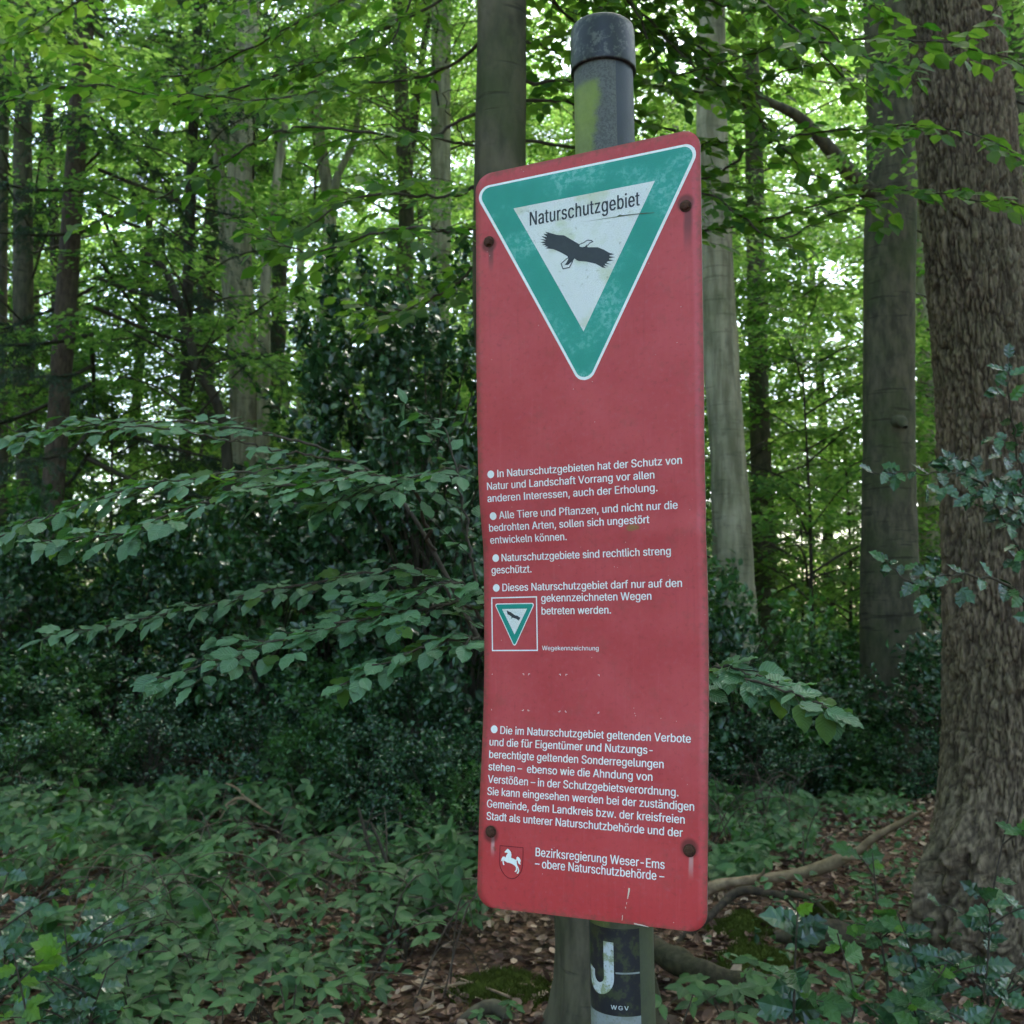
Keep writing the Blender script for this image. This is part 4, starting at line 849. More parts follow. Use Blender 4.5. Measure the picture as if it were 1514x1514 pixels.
def cap_material():
    g = G('black cap with lichen film')
    o = g.coord('Object')
    n1 = g.noise(o, 90, 6, .7); n2 = g.noise(o, 25, 3, .6)
    m = g.math('MULTIPLY', g.ss(n1, .46, .60), g.ss(n2, .42, .55))
    col = g.mix(g.math('MULTIPLY', m, .6), (.011,.012,.016), (.14,.14,.11))
    return g.end(g.pbr(col, .42, .45, g.bump(n1, .2, .001)))
zt = 2.4005; zb_ = 2.328
r_ = PR + .0035
capz = np.array([zb_ - .004, zb_ - .004, zb_, zt - .012, zt - .005, zt - .001, zt, zt + .0005])
capr = np.array([r_ - .003, r_ + .0008, r_ + .0012, r_, r_ - .0015, r_ - .006, r_ - .012, .0005])
capz[0] += .0001
V, F, UVv = wrap(capz, -math.pi, math.pi, 64, r_, rz=capr)
link('post_cap', mesh_np('post_cap', V - SO, F, uv=UVv, smooth=True, mat=cap_material()), sign)
# bracket bands joining plate and post
g_ = G('galvanised bracket'); M['steel'] = g_.end(g_.pbr((.25,.25,.25), .5, .5, None, .7))
for zz in (2.055, 1.175):
    b = Bag(); V, F, _ = wrap(np.array([zz - .012, zz + .012]), -math.pi, math.pi, 32, PR + .002); b.add((V - SO, F))
    for uu in (-.15, .15):
        a = plate(np.array(uu), np.array(zz - SC_[2]), -.006, True); c = post_at(zz) + SX_ * (.02 if uu > 0 else -.02) + SN_ * (PR - .004)
        b.add(tube([a - SO, c - SO], .005, 6))
    link('bracket', b.mesh('bracket', M['steel'], False), sign)

# sticker: dark sheet on the post with a white J and three small letters, pale sheet below
def zpost(py):                      # height on the front of the post seen at photo row py
    return float(pix(920, py, 1.587 - PR).z)
def sticker_mat(name, c1, c2, calg, amt):
    g = G(name); o = g.coord('Object')
    n1 = g.noise(o, 60, 5, .7); n2 = g.noise(o, 300, 3, .7)
    col = g.mix(n1, c1, c2); col = g.mix(g.math('MULTIPLY', g.ss(n1, .48, .60), amt), col, calg)
    col = g.mix(g.math('MULTIPLY', g.ss(n2, .58, .7), amt), col, tuple(x * .5 for x in calg))
    return g.end(g.pbr(col, .45, .4))
M['stick_dark'] = sticker_mat('dark sticker', (.011,.012,.018), (.022,.024,.030), (.050,.062,.028), .8)
M['stick_white'] = sticker_mat('white sticker print', (.50,.55,.58), (.62,.66,.68), (.25,.30,.14), .85)
M['stick_pale'] = sticker_mat('pale grey sticker', (.22,.25,.26), (.30,.33,.33), (.17,.19,.14), .5)
s0, s1 = -.080, .0215
th0, th1 = s0 / PR, s1 / PR
V, F, UVv = wrap(np.linspace(zpost(1503), zpost(1374), 12), th0, th1, 24, PR + .0004)
st = link('sticker', mesh_np('sticker', V - SO, F, uv=UVv, smooth=True, mat=M['stick_dark']), sign)
V, F, UVv = wrap(np.linspace(zpost(1600), zpost(1503.4), 8), th0, th1, 24, PR + .0004)
link('sticker', mesh_np('sticker', V - SO, F, uv=UVv, smooth=True, mat=M['stick_pale']), sign)['label'] = 'pale grey sticker below the dark one'
def wrap_print(name, V2, F, off, mat, parent):
    c = np.array([post_at(z) for z in V2[:, 1]]); t = V2[:, 0] / PR; r = PR + off + (LIFT[0] if len(np.atleast_1d(LIFT[0])) == len(V2) else 0)
    W = np.c_[c[:, 0] + r * np.sin(t), c[:, 1] - r * np.cos(t), c[:, 2]] - SO
    return link(name, mesh_np(name, W, F, uv=V2, smooth=True, mat=mat), parent)
zJ0, zJ1, zJh = zpost(1475), zpost(1394.5), zpost(1439)
def ring_pts(cx, cz, rx, rz, a0, a1, n): return [(cx + rx * math.cos(a), cz + rz * math.sin(a)) for a in np.linspace(a0, a1, n)]
# J as a strip of quads so it wraps the post
jo = (-.0162, -.0640); ji = (-.0315, -.0495)
cx = (jo[0] + jo[1]) / 2; ro = (jo[0] - jo[1]) / 2; ri = (ji[0] - ji[1]) / 2; cz = zJ0 + ro * 1.05
outer = [(jo[0], z) for z in np.linspace(zJ1, cz, 8)] + ring_pts(cx, cz, ro, ro * 1.05, 0, -math.pi, 20)[1:] + [(jo[1], z) for z in np.linspace(cz, zJh + .002, 5)[1:]]
inner = [(ji[0], z) for z in np.linspace(zJ1, cz, 8)] + ring_pts((ji[0]+ji[1])/2, cz, ri, ri * 1.05, 0, -math.pi, 20)[1:] + [(ji[1], z) for z in np.linspace(cz, zJh - .002, 5)[1:]]
KJ = 7
V2 = np.array([np.array(a) * (1 - k / KJ) + np.array(b_) * k / KJ for a, b_ in zip(outer, inner) for k in range(KJ + 1)])
F = np.array([(i * (KJ + 1) + k, (i + 1) * (KJ + 1) + k, (i + 1) * (KJ + 1) + k + 1, i * (KJ + 1) + k + 1) for i in range(len(outer) - 1) for k in range(KJ)])
wrap_print('letter', V2, F, .0008, M['stick_white'], st)
V2, F = text_mesh("WGV", -.0215, .0030, zpost(1493.5), .0056, .0002, 120)
wrap_print('letter', V2, F, .0008, M['stick_white'], st)
V2 = np.array([(x, z) for x in np.linspace(-.014, s1 - .001, 10) for z in (zpost(1438), zpost(1440.6))])
F = np.array([(2 * i, 2 * i + 2, 2 * i + 3, 2 * i + 1) for i in range(9)])
wrap_print('line', V2, F, .0008, M['stick_pale'], st)

# ------------------------------------------------------------------ GROUND
def gz(x, y):
    return 0.10 * mnoise.noise(Vector((x * .35, y * .35, 3.1))) + 0.035 * mnoise.noise(Vector((x * 1.6, y * 1.6, 7.7))) - .02
def build_ground():
    ax = np.concatenate([-np.geomspace(150, 9, 22), np.linspace(-8.8, 8.8, 150), np.geomspace(9, 150, 22)])
    ay = np.concatenate([-np.geomspace(60, 2.2, 12), np.linspace(-2, 16, 150), np.geomspace(16.3, 160, 26)])
    X, Y = np.meshgrid(ax, ay)
    Z = np.array([gz(a, b) for a, b in zip(X.ravel(), Y.ravel())])
    nx = len(ax)
    i = np.arange(len(ay) - 1)[:, None] * nx; j = np.arange(nx - 1)[None]
    F = np.stack([i + j, i + j + 1, i + nx + 1 + j, i + nx + j], -1).reshape(-1, 4)
    o = link('ground', mesh_np('ground', np.c_[X.ravel(), Y.ravel(), Z], F, smooth=True, mat=M['ground']))
    o['kind'] = 'structure'
build_ground()

def rand_unit(r, n, flat=1.0):
    v = r.normal(size=(n, 3)); v[:, 2] *= flat
    return norm(v)
def litter():
    r = np.random.default_rng(3)
    P = []
    n1 = 45000
    y = 3.2 + 11 * r.random(n1) ** 1.3
    x = (r.random(n1) - .5) * (y * 1.15 + .5)
    z = np.array([gz(a, b) for a, b in zip(x, y)]) + .004 + .02 * r.random(n1)
    A = rand_unit(r, n1, .25); N = norm(rand_unit(r, n1) * .75 + [0, 0, 1])
    S = .018 + .055 * r.random(n1) ** 1.4
    o = link('leaf_litter', leaf_mass('leaf_litter', 'litter', (np.c_[x, y, z], A, N, S), M['litter'], 5))
    tag(o, 'dry brown beech leaves covering the forest floor', 'leaf litter', kind='stuff')
litter()

# ------------------------------------------------------------------ branches with leaves
def planar_side(T, N): return norm(np.cross(N, T))
def leafy_branch(pts, r0, twig, gap, ls, N0, seed, start=.15, droop=.12, fill=1.0, jit=.28, ang=50, wander=0.0):
    """returns wood Bag (world), leaf frames (world)"""
    r = np.random.default_rng(seed)
    path = catmull(pts, 10)
    path = path + r.normal(size=path.shape) * .004
    if wander:                     # slow bends so that no bough runs straight
        t_ = np.linspace(0, 1, len(path)); ph = r.random((3, 3)) * 6.28
        for c_ in range(3):
            path[:, c_] += wander * t_ * sum(np.sin(t_ * (4 + 4 * q_) + ph[c_, q_]) / (q_ + 1) for q_ in range(3))
    seg = np.linalg.norm(np.diff(path, axis=0), axis=1); cum = np.r_[0, np.cumsum(seg)]; Ltot = cum[-1]
    b = Bag(); b.add(tube(path, np.linspace(r0, .0016, len(path)), 7))
    P = []; A = []; N = []; S = []
    N0 = norm(np.array(N0, float))
    def at(s):
        p = np.array([np.interp(s, cum, path[:, k]) for k in range(3)])
        q = np.array([np.interp(min(s + .03, Ltot), cum, path[:, k]) for k in range(3)]) - np.array([np.interp(max(s - .03, 0), cum, path[:, k]) for k in range(3)])
        return p, norm(q)
    def leaf(p, T, side, size):
        a = math.radians(ang + r.normal() * 12)
        d = norm(T * math.cos(a) + planar_side(T, N0) * side * math.sin(a) + np.array([0, 0, -droop * 1.2]) + r.normal(size=3) * .10)
        P.append(p + r.normal(size=3) * .002); A.append(d); N.append(norm(N0 + r.normal(size=3) * jit)); S.append(size * (.72 + .45 * r.random()))
    s = Ltot * start; side = 1
    while s < Ltot:
        p, T = at(s); t = s / Ltot
        L = twig * (1.0 - .65 * max(0, (t - .35) / .65)) * (.65 + .6 * r.random())
        if t > .93: L *= .4
        if r.random() < fill:
            a = math.radians(42 + r.normal() * 9)
            d = norm(T * math.cos(a) + planar_side(T, N0) * side * math.sin(a) + r.normal(size=3) * .07)
            n = max(3, int(L / .05))
            tp = [p]
            for k in range(n):
                d = norm(d + np.array([0, 0, -droop / n * 1.3]) + T * .035 + r.normal(size=3) * .03)
                tp.append(tp[-1] + d * L / n)
            tp = np.array(tp)
            b.add(tube(tp, np.linspace(max(.0011, r0 * .32 * (1 - t * .6)), .0008, len(tp)), 4))
            m = max(2, int(L / (ls * .52)))
            for k in range(m):
                f = (k + .7) / m * n; i = min(int(f), n - 1); q = tp[i] + (tp[i + 1] - tp[i]) * (f - i)
                leaf(q, norm(tp[i + 1] - tp[i]), 1 if k % 2 else -1, ls * (.8 if k == 0 else 1))
            P.append(tp[-1]); A.append(norm(tp[-1] - tp[-2] + np.array([0, 0, -droop * .3]))); N.append(norm(N0 + r.normal(size=3) * jit)); S.append(ls * .95)
        if t > .5: leaf(p, T, -side, ls)
        side = -side; s += gap * (.7 + .6 * r.random())
    P.append(path[-1]); A.append(norm(path[-1] - path[-2])); N.append(N0); S.append(ls)
    return b, (np.array(P), np.array(A), np.array(N), np.array(S))

LEAFMESH = {}
def single_leaf_mesh(kind, mat):
    key = (kind, mat.name)
    if key not in LEAFMESH:
        V, F, uv = TPL[kind]
        LEAFMESH[key] = mesh_np('leaf', V, F, uv=uv, smooth=kind in ('hi', 'bramble'), mat=mat)
    return LEAFMESH[key]
def seen(P):
    """0/1: inside the photo frame, with apparent scale"""
    q = P - np.array(EYE)
    c, s = math.cos(PITCH), math.sin(PITCH)
    dep = q[:, 1] * c + q[:, 2] * s; up = -q[:, 1] * s + q[:, 2] * c
    px = 757 + FPX * q[:, 0] / dep; py = 757 - FPX * up / dep
    ins = (px > -10) & (px < 1524) & (py > -10) & (py < 1524) & ~((px > 712) & (px < 1036) & (py > 250) & (py < 1335))
    return ins / dep, px, py
def add_leafy(thing, parts, kind, lomat, mats, limit=300, lo='mid', pname='branch'):
    """parts: list of (Bag, frames). Links branches, the largest leaves singly and the rest as one mass."""
    O = np.array(thing.location)
    allf = []; 
    for i, (b, fr) in enumerate(parts):
        for k in range(len(b.V)): b.V[k] = b.V[k] - O
        bo = link(pname, b.mesh(pname, M['twig']), thing)
        sc, px, py = seen(fr[0]); sc = sc * fr[3]
        for k in range(len(fr[0])): allf.append((sc[k], i, k, bo))
    allf.sort(key=lambda t: -t[0])
    take = [a for a in allf[:limit] if a[0] > 0]; rest = [a for a in allf if a[0] <= 0] + [a for a in allf[:limit] if 0] + [a for a in allf[limit:] if a[0] > 0]
    r = random.Random(len(allf))
    for sc, i, k, bo in take:
        P, A, N, S = parts[i][1]
        mt = r.choices(mats, weights=[6] + [1] * (len(mats) - 1))[0] if len(mats) > 1 else mats[0]
        o = bpy.data.objects.new('leaf', single_leaf_mesh(kind, mt)); COL.objects.link(o)
        o.parent = bo; o.matrix_local = frame_matrix(P[k] - O, A[k], N[k], S[k])
    if rest:
        fr = tuple(np.array([parts[i][1][c][k] for _, i, k, _ in rest]) for c in range(4))
        o = link('leaf_mass', leaf_mass('leaf_mass', lo, (fr[0] - O,) + fr[1:], lomat, len(rest)), thing)
        o['kind'] = 'stuff'

# --- hornbeam sapling behind the sign, whose layered branches reach left and right
def PX(*pts): return [np.array(pix(*p)) for p in pts]
sap = empty('hornbeam_sapling', (pix(925, 1514, 2.6).x, 2.6, gz(.3, 2.6)))
tag(sap, 'hornbeam sapling behind the red sign with layered toothed green leaves reaching far left', 'sapling')
spts = [np.array(sap.location), *PX((925, 1450, 2.6), (905, 1250, 2.62), (820, 1100, 2.7), (720, 965, 2.75), (662, 855, 2.8), (612, 765, 2.85), (560, 705, 2.9), (470, 660, 3.0))]
b = Bag(); sp_ = catmull(spts, 8); b.add(tube(sp_ - np.array(sap.location), np.linspace(.011, .0035, len(sp_)), 8))
link('stem', b.mesh('stem', M['twig']), sap)
NT = (-.05, -.27, .95)
parts = []
for a in (
    dict(pts=PX((470, 660, 3.0), (370, 636, 3.0), (250, 622, 2.95), (120, 630, 2.9), (-20, 655, 2.85)), r0=.0042, twig=.16, gap=.042, ls=.054, seed=1, start=.12),
    dict(pts=PX((520, 683, 2.95), (420, 668, 2.85), (330, 650, 2.75), (220, 630, 2.7), (130, 640, 2.65)), r0=.003, twig=.10, gap=.06, ls=.053, seed=2, fill=.6),
    dict(pts=PX((640, 815, 2.83), (600, 715, 2.6), (480, 712, 2.45), (330, 735, 2.4), (170, 790, 2.35), (60, 800, 2.3)), r0=.005, twig=.15, gap=.040, ls=.053, seed=3, start=.26),
    dict(pts=PX((600, 715, 2.6), (470, 690, 2.6), (350, 700, 2.55), (200, 722, 2.5), (70, 762, 2.45), (-20, 800, 2.4)), r0=.004, twig=.12, gap=.045, ls=.052, seed=4, start=.05),
    dict(pts=PX((690, 690, 2.7), (640, 700, 2.6), (560, 720, 2.5), (470, 745, 2.45)), r0=.003, twig=.10, gap=.04, ls=.054, seed=14, start=.1),
    dict(pts=PX((700, 930, 2.76), (640, 850, 2.75), (560, 845, 2.7), (420, 868, 2.65), (250, 905, 2.6), (55, 948, 2.55)), r0=.0042, twig=.10, gap=.047, ls=.050, seed=5, start=.22),
    dict(pts=PX((740, 985, 2.73), (700, 900, 2.5), (600, 905, 2.4), (480, 925, 2.35), (350, 965, 2.3), (225, 1012, 2.3)), r0=.0045, twig=.17, gap=.042, ls=.053, seed=6, start=.12),
    dict(pts=PX((720, 880, 2.6), (680, 860, 2.5), (610, 880, 2.45), (540, 905, 2.4)), r0=.003, twig=.14, gap=.04, ls=.053, seed=7, start=.05),
    dict(pts=PX((760, 975, 2.7), (700, 945, 2.35), (620, 960, 2.3), (505, 1012, 2.25)), r0=.0035, twig=.08, gap=.045, ls=.053, seed=8, start=.15),
    dict(pts=PX((760, 1000, 2.7), (710, 880, 2.6), (690, 780, 2.6), (660, 640, 2.7), (600, 600, 2.75)), r0=.0045, twig=.16, gap=.075, ls=.050, seed=9, start=.3, fill=.6),
    dict(pts=PX((905, 1250, 2.62), (980, 1060, 2.4), (1060, 985, 2.15), (1110, 1000, 2.05), (1160, 1015, 2.0)), r0=.005, twig=.085, gap=.038, ls=.056, seed=10, start=.50),
    dict(pts=PX((1060, 985, 2.15), (1130, 1010, 2.0), (1190, 1035, 1.95), (1225, 1050, 1.92)), r0=.003, twig=.05, gap=.06, ls=.058, seed=11, start=.5),
):
    a['gap'] *= .72; parts.append(leafy_branch(N0=NT, droop=.05, **a))
add_leafy(sap, parts, 'hi', M['hornbeam_leaf'], [M['hornbeam_leaf'], M['beech_leaf']], 300)  # some leaves get the yellower beech colour to look lit from behind

# ------------------------------------------------------------------ trunks
def trunk_mesh(path, radii, seg, mat, rough=.02, flare=0.0, seed=0, name='trunk', zstep=.12):
    P = catmull(path, 6)
    if len(P) > 8:
        t_ = np.linspace(0, 1, len(P)); am = float(np.max(radii)) * .15
        P[:, 0] += am * np.sin(t_ * 9 + seed) * np.sin(t_ * 3.14); P[:, 1] += am * np.sin(t_ * 7 + seed * 2.1) * np.sin(t_ * 3.14)
    L = np.linalg.norm(np.diff(P, axis=0), axis=1).sum(); n = max(12, int(L / zstep))
    cum = np.r_[0, np.cumsum(np.linalg.norm(np.diff(P, axis=0), axis=1))]
    s = np.linspace(0, L, n); Q = np.c_[[np.interp(s, cum, P[:, k]) for k in range(3)]].T
    rr = np.interp(s / L, np.linspace(0, 1, len(radii)), radii)
    V, F = tube(Q, rr, seg)
    V = V.reshape(n, seg, 3)
    for i in range(n):
        for j in range(seg):
            v = V[i, j]; d = v - Q[i]
            th = 2 * math.pi * j / seg
            k = 1 + rough * mnoise.noise(Vector((v[0] * 3 + seed, v[1] * 3, v[2] * .8))) * 2 + rough * .8 * mnoise.noise(Vector((v[0] * 11 + seed, v[1] * 11, v[2] * 4)))
            h = v[2] - Q[0][2]
            if flare and h < .9:
                k += flare * math.exp(-h * 4.5) * (1 + .7 * math.sin(th * 5 + seed))
            V[i, j] = Q[i] + d * k
    return V.reshape(-1, 3), F

# --- crowns (built once, shared by the trees)
def spray_unit(seed, L, nmain, nside, ls):
    r = np.random.default_rng(seed); P = []; A = []; N = []; S = []
    def run(p0, d0, Lr, n):
        for k in range(n):
            t = (k + .6) / n; p = p0 + d0 * Lr * t + np.array([0, 0, -.10 * t * t * Lr])
            side = 1 if k % 2 else -1
            a = side * math.radians(48 + r.normal() * 12)
            d = np.array([d0[0] * math.cos(a) - d0[1] * math.sin(a), d0[0] * math.sin(a) + d0[1] * math.cos(a), -.15 + r.normal() * .12])
            P.append(p); A.append(norm(d)); N.append(norm(np.array([r.normal() * .35, r.normal() * .35, 1]))); S.append(ls * (.7 + .5 * r.random()))
    run(np.zeros(3), np.array([1., 0, 0]), L, nmain)
    for k in range(nside):
        t = .15 + .7 * k / max(1, nside - 1); side = 1 if k % 2 else -1; a = side * math.radians(45)
        run(np.array([L * t, 0, 0]), np.array([math.cos(a), math.sin(a), 0]), L * .5 * (1.1 - t * .6), max(3, int(nmain * .5)))
    return np.array(P), np.array(A), np.array(N), np.array(S)

def crown(seed, z0, z1, R, nl, spl, units, prof=None, rise=.35, inner=.3, wood_r=.019, mat=None, woodmat=None, kind='lo'):
    r = np.random.default_rng(seed); b = Bag(); FR = []
    for i in range(nl):
        f = (i + r.random()) / nl; z = z0 + (z1 - z0) * f
        R1 = R * (prof(f) if prof else (.75 + .25 * math.sin(f * 3.1))) * (.7 + .45 * r.random())
        th = i * 2.4 + r.normal() * .4
        d = np.array([math.cos(th), math.sin(th), 0.]); sd_ = np.array([-d[1], d[0], 0])
        w = r.normal() * .18 * R1
        pts = [np.array([0, 0, z]), d * R1 * .35 + [0, 0, z + rise * R1 * .55] + sd_ * w * .3, d * R1 * .7 + [0, 0, z + rise * R1 * .9] + sd_ * w, d * R1 + [0, 0, z + rise * R1] + sd_ * w * .6]
        path = catmull(pts, 5)
        b.add(tube(path, np.linspace(wood_r * (1.1 - f * .7), .005, len(path)), 4))
        for k in range(spl):
            t = inner + (1 - inner) * (k + r.random()) / spl
            ii = min(int(t * (len(path) - 1)), len(path) - 2); p = path[ii] + (path[ii + 1] - path[ii]) * (t * (len(path) - 1) - ii)
            a = th + (1 if k % 2 else -1) * math.radians(18 + 60 * r.random())
            X = norm(np.array([math.cos(a), math.sin(a), -.12 + r.normal() * .18])); 
            Zv = norm(np.array([r.normal() * .2, r.normal() * .2, 1.])); Y = norm(np.cross(Zv, X)); Z2 = np.cross(X, Y)
            m = np.stack([X, Y, Z2]); s = .75 + .6 * r.random()
            u = units[r.integers(len(units))]
            FR.append((u[0] @ m * s + p, u[1] @ m, u[2] @ m, u[3] * (.8 + .4 * r.random())))
    fr = frames_join(FR)
    return b.mesh('limbs', woodmat or M['dark_bark']), leaf_mass('crown', kind, fr, mat or M['far_leaf'], seed)

U_mid = [spray_unit(s, .58, 9, 5, .088) for s in range(5)]
U_far = [spray_unit(s + 9, .85, 9, 5, .15) for s in range(5)]
CROWN_A = [crown(s, 4.2, 17, 4.0, 46, 18, U_mid, prof=lambda f: .65 + .45 * math.sin(f * 2.8)) for s in (1, 2, 3)]
CROWN_F = [crown(s, 3.6, 19, 4.4, 44, 15, U_far, prof=lambda f: .65 + .45 * math.sin(f * 2.8)) for s in (4, 5)]
CROWN_B = [crown(s, .9, 5.2, 1.9, 26, 9, U_mid, prof=lambda f: 1.0 - .55 * f, wood_r=.016) for s in (6, 7)]

def tree(label, path, radii, mat, crown_pair=None, crown_z=0.0, rot=0.0, scale=1.0, name='beech_tree', group=None, seg=14, rough=.05, flare=.35, seed=0, extra=None, crown_at=None):
    base = np.array(path[0], float)
    t = empty(name, tuple(base)); tag(t, label, 'tree', group)
    V, F = trunk_mesh([np.array(p) - base for p in path], radii, seg, mat, rough, flare, seed)
    link('trunk', mesh_np('trunk', V, F, smooth=True, mat=mat), t)
    if extra:
        for pts, rad in extra:
            V, F = trunk_mesh([np.array(p) - base for p in pts], rad, 8, mat, rough, 0, seed + 3)
            link('limb', mesh_np('limb', V, F, smooth=True, mat=mat), t)
    if crown_pair:
        top = crown_at if crown_at is not None else (np.array(path[-1]) - base)
        for me, nm in zip(crown_pair, ('branches', 'crown')):
            o = link(nm, me, t); o.location = (top[0], top[1], crown_z); o.rotation_euler = (0, 0, rot); o.scale = (scale, scale, scale)
            if nm == 'crown': o['kind'] = 'stuff'
    return t

def vpath(spec, depth, top_z=15.0):
    """trunk path from photo points bottom to top at one depth, carried on upward above the frame"""
    P = [np.array(pix(x, y, depth)) for x, y in spec]
    P[0][2] = gz(P[0][0], P[0][1]) - .05
    d = P[-1] - P[-2]
    if P[-1][2] < top_z:
        k = (top_z - P[-1][2]) / d[2] if d[2] > .1 else 0
        end = P[-1] + d * k * np.array([.35, .35, 1]); a0 = P[-1]
        m = max(1, int(np.linalg.norm(end - a0) / 1.2))     # even steps keep the curve smooth
        for q in range(1, m + 1): P.append(a0 + (end - a0) * q / m)
    return P

# the slim beech right behind the sign, with the low sprays over the top of the picture
bp = vpath([(893, 1620), (893, 1500), (888, 1380), (862, 1200), (815, 880), (748, 520), (738, 230), (735, 0)], 3.95, 11)
near = tree('slim smooth beech directly behind the sign, seen above its top left corner', bp,
            [.165, .108, .096, .095, .093, .085, .05], M['beech_bark'], CROWN_A[0], 2.0, 1.0, .8, seg=28, flare=.42, seed=2, rough=.03)
NB = (0, -.18, 1)
tr = lambda y: np.array(pix(735, y, 4.6))
parts = []
SPECS = [
 [(735,-160,3.95),(600,-40,4.3),(430,20,4.1),(250,40,4.0),(60,30,3.9)],
 [(735,-80,3.95),(620,20,4.2),(480,70,4.0),(300,110,3.8),(120,120,3.7),(-20,150,3.6)],
 [(735,40,3.95),(640,110,4.2),(520,150,3.9),(380,165,3.7),(230,150,3.6)],
 [(735,150,3.95),(650,200,4.1),(530,210,3.8),(400,240,3.6),(240,280,3.5),(90,275,3.4)],
 [(738,250,3.95),(660,290,4.0),(560,300,3.7),(470,290,3.6),(400,300,3.5)],
 [(740,330,3.95),(690,330,4.0),(600,335,3.4),(500,345,3.2),(410,365,3.1)],
 [(735,-200,3.95),(500,-80,4.2),(330,-20,4.0),(160,-30,3.9),(0,0,3.8)],
 [(735,-120,3.95),(850,-60,4.3),(960,20,4.1),(1040,70,4.0),(1130,60,3.9)],
 [(737,60,3.95),(820,60,4.7),(930,110,4.9),(1010,150,4.9),(1100,210,4.8)],
 [(735,-260,3.95),(950,-120,4.0),(1130,-20,3.7),(1290,20,3.5),(1450,40,3.4)],
 [(735,-300,3.95),(1000,-120,3.9),(1200,60,3.5),(1340,110,3.3),(1500,160,3.2)],
 [(738,200,3.95),(900,230,4.8),(1045,280,4.4),(1160,235,4.0),(1290,205,3.7),(1420,175,3.4),(1500,180,3.2)],
 [(740,300,3.95),(900,340,4.7),(1045,330,4.2),(1180,325,3.9),(1320,330,3.6),(1480,345,3.3)],
 [(738,240,3.95),(900,280,4.6),(1040,300,4.1),(1120,365,3.9),(1200,350,3.8),(1290,340,3.7)],
 [(737,120,3.95),(900,120,4.8),(1040,130,4.5),(1150,100,4.2),(1260,110,4.0)],
 [(735,-220,3.95),(900,-100,4.3),(1060,-10,4.1),(1200,-5,3.9),(1330,30,3.8)],
 [(735,-60,3.95),(800,-30,5.0),(880,20,5.2),(990,40,5.2)],
 [(735,-240,3.95),(650,-100,4.4),(600,0,4.3),(560,60,4.2),(480,110,4.1)],
 [(735,-100,3.95),(880,-20,4.4),(1000,60,4.3),(1085,150,4.2),(1150,200,4.1)],
 [(735,-180,3.95),(920,-120,4.4),(1050,-40,4.3),(1090,40,4.2),(1180,90,4.1)],
 [(735,-100,3.95),(860,30,4.5),(960,50,4.4),(1050,80,4.3),(1120,110,4.2)],
 [(735,-200,3.95),(880,-80,4.5),(980,-10,4.4),(1060,15,4.3),(1130,20,4.2)],
 [(738,150,3.95),(880,150,4.6),(1000,180,4.4),(1080,215,4.3),(1150,265,4.2)],
 [(735,-140,3.95),(900,0,4.3),(1010,90,4.1),(1100,130,4.0),(1190,170,3.9),(1250,230,3.9)],
 [(735,-200,3.95),(950,-60,4.2),(1080,10,4.0),(1230,70,3.8),(1330,60,3.7)],
 [(740,380,3.95),(700,400,4.3),(640,420,4.1),(560,450,4.0),(480,440,3.9)],
]
for i, s in enumerate(SPECS):
    parts.append(leafy_branch(PX(*s), .0075, .34, .070, .070, NB, 40 + i, start=.18, droop=.08, jit=.40, fill=.9, wander=.11))
add_leafy(near, parts, 'mid', M['beech_leaf'], [M['beech_leaf']], 300)

# bare dark twig left of the trunk
tw = empty('dead_twig', tuple(pix(700, 215, 4.4))); tag(tw, 'thin bare black twig left of the slim beech near the top', 'twig')
b = Bag(); O = np.array(tw.location)
for pts, r0 in (([(700,215,4.5),(660,208,4.4),(620,196,4.3),(575,186,4.3),(505,183,4.2)], .007), ([(690,212,4.5),(672,180,4.4),(655,140,4.4),(690,130,4.3)], .004), ([(600,190,4.3),(590,170,4.3),(560,160,4.3)], .003), ([(640,202,4.3),(610,230,4.3)], .0025)):
    p_ = catmull(PX(*pts), 6); p_ = p_ + np.random.default_rng(1).normal(size=p_.shape) * .006; b.add(tube(p_ - O, np.linspace(r0, .0015, len(p_)), 5))
link('wood', b.mesh('wood', M['twig']), tw)

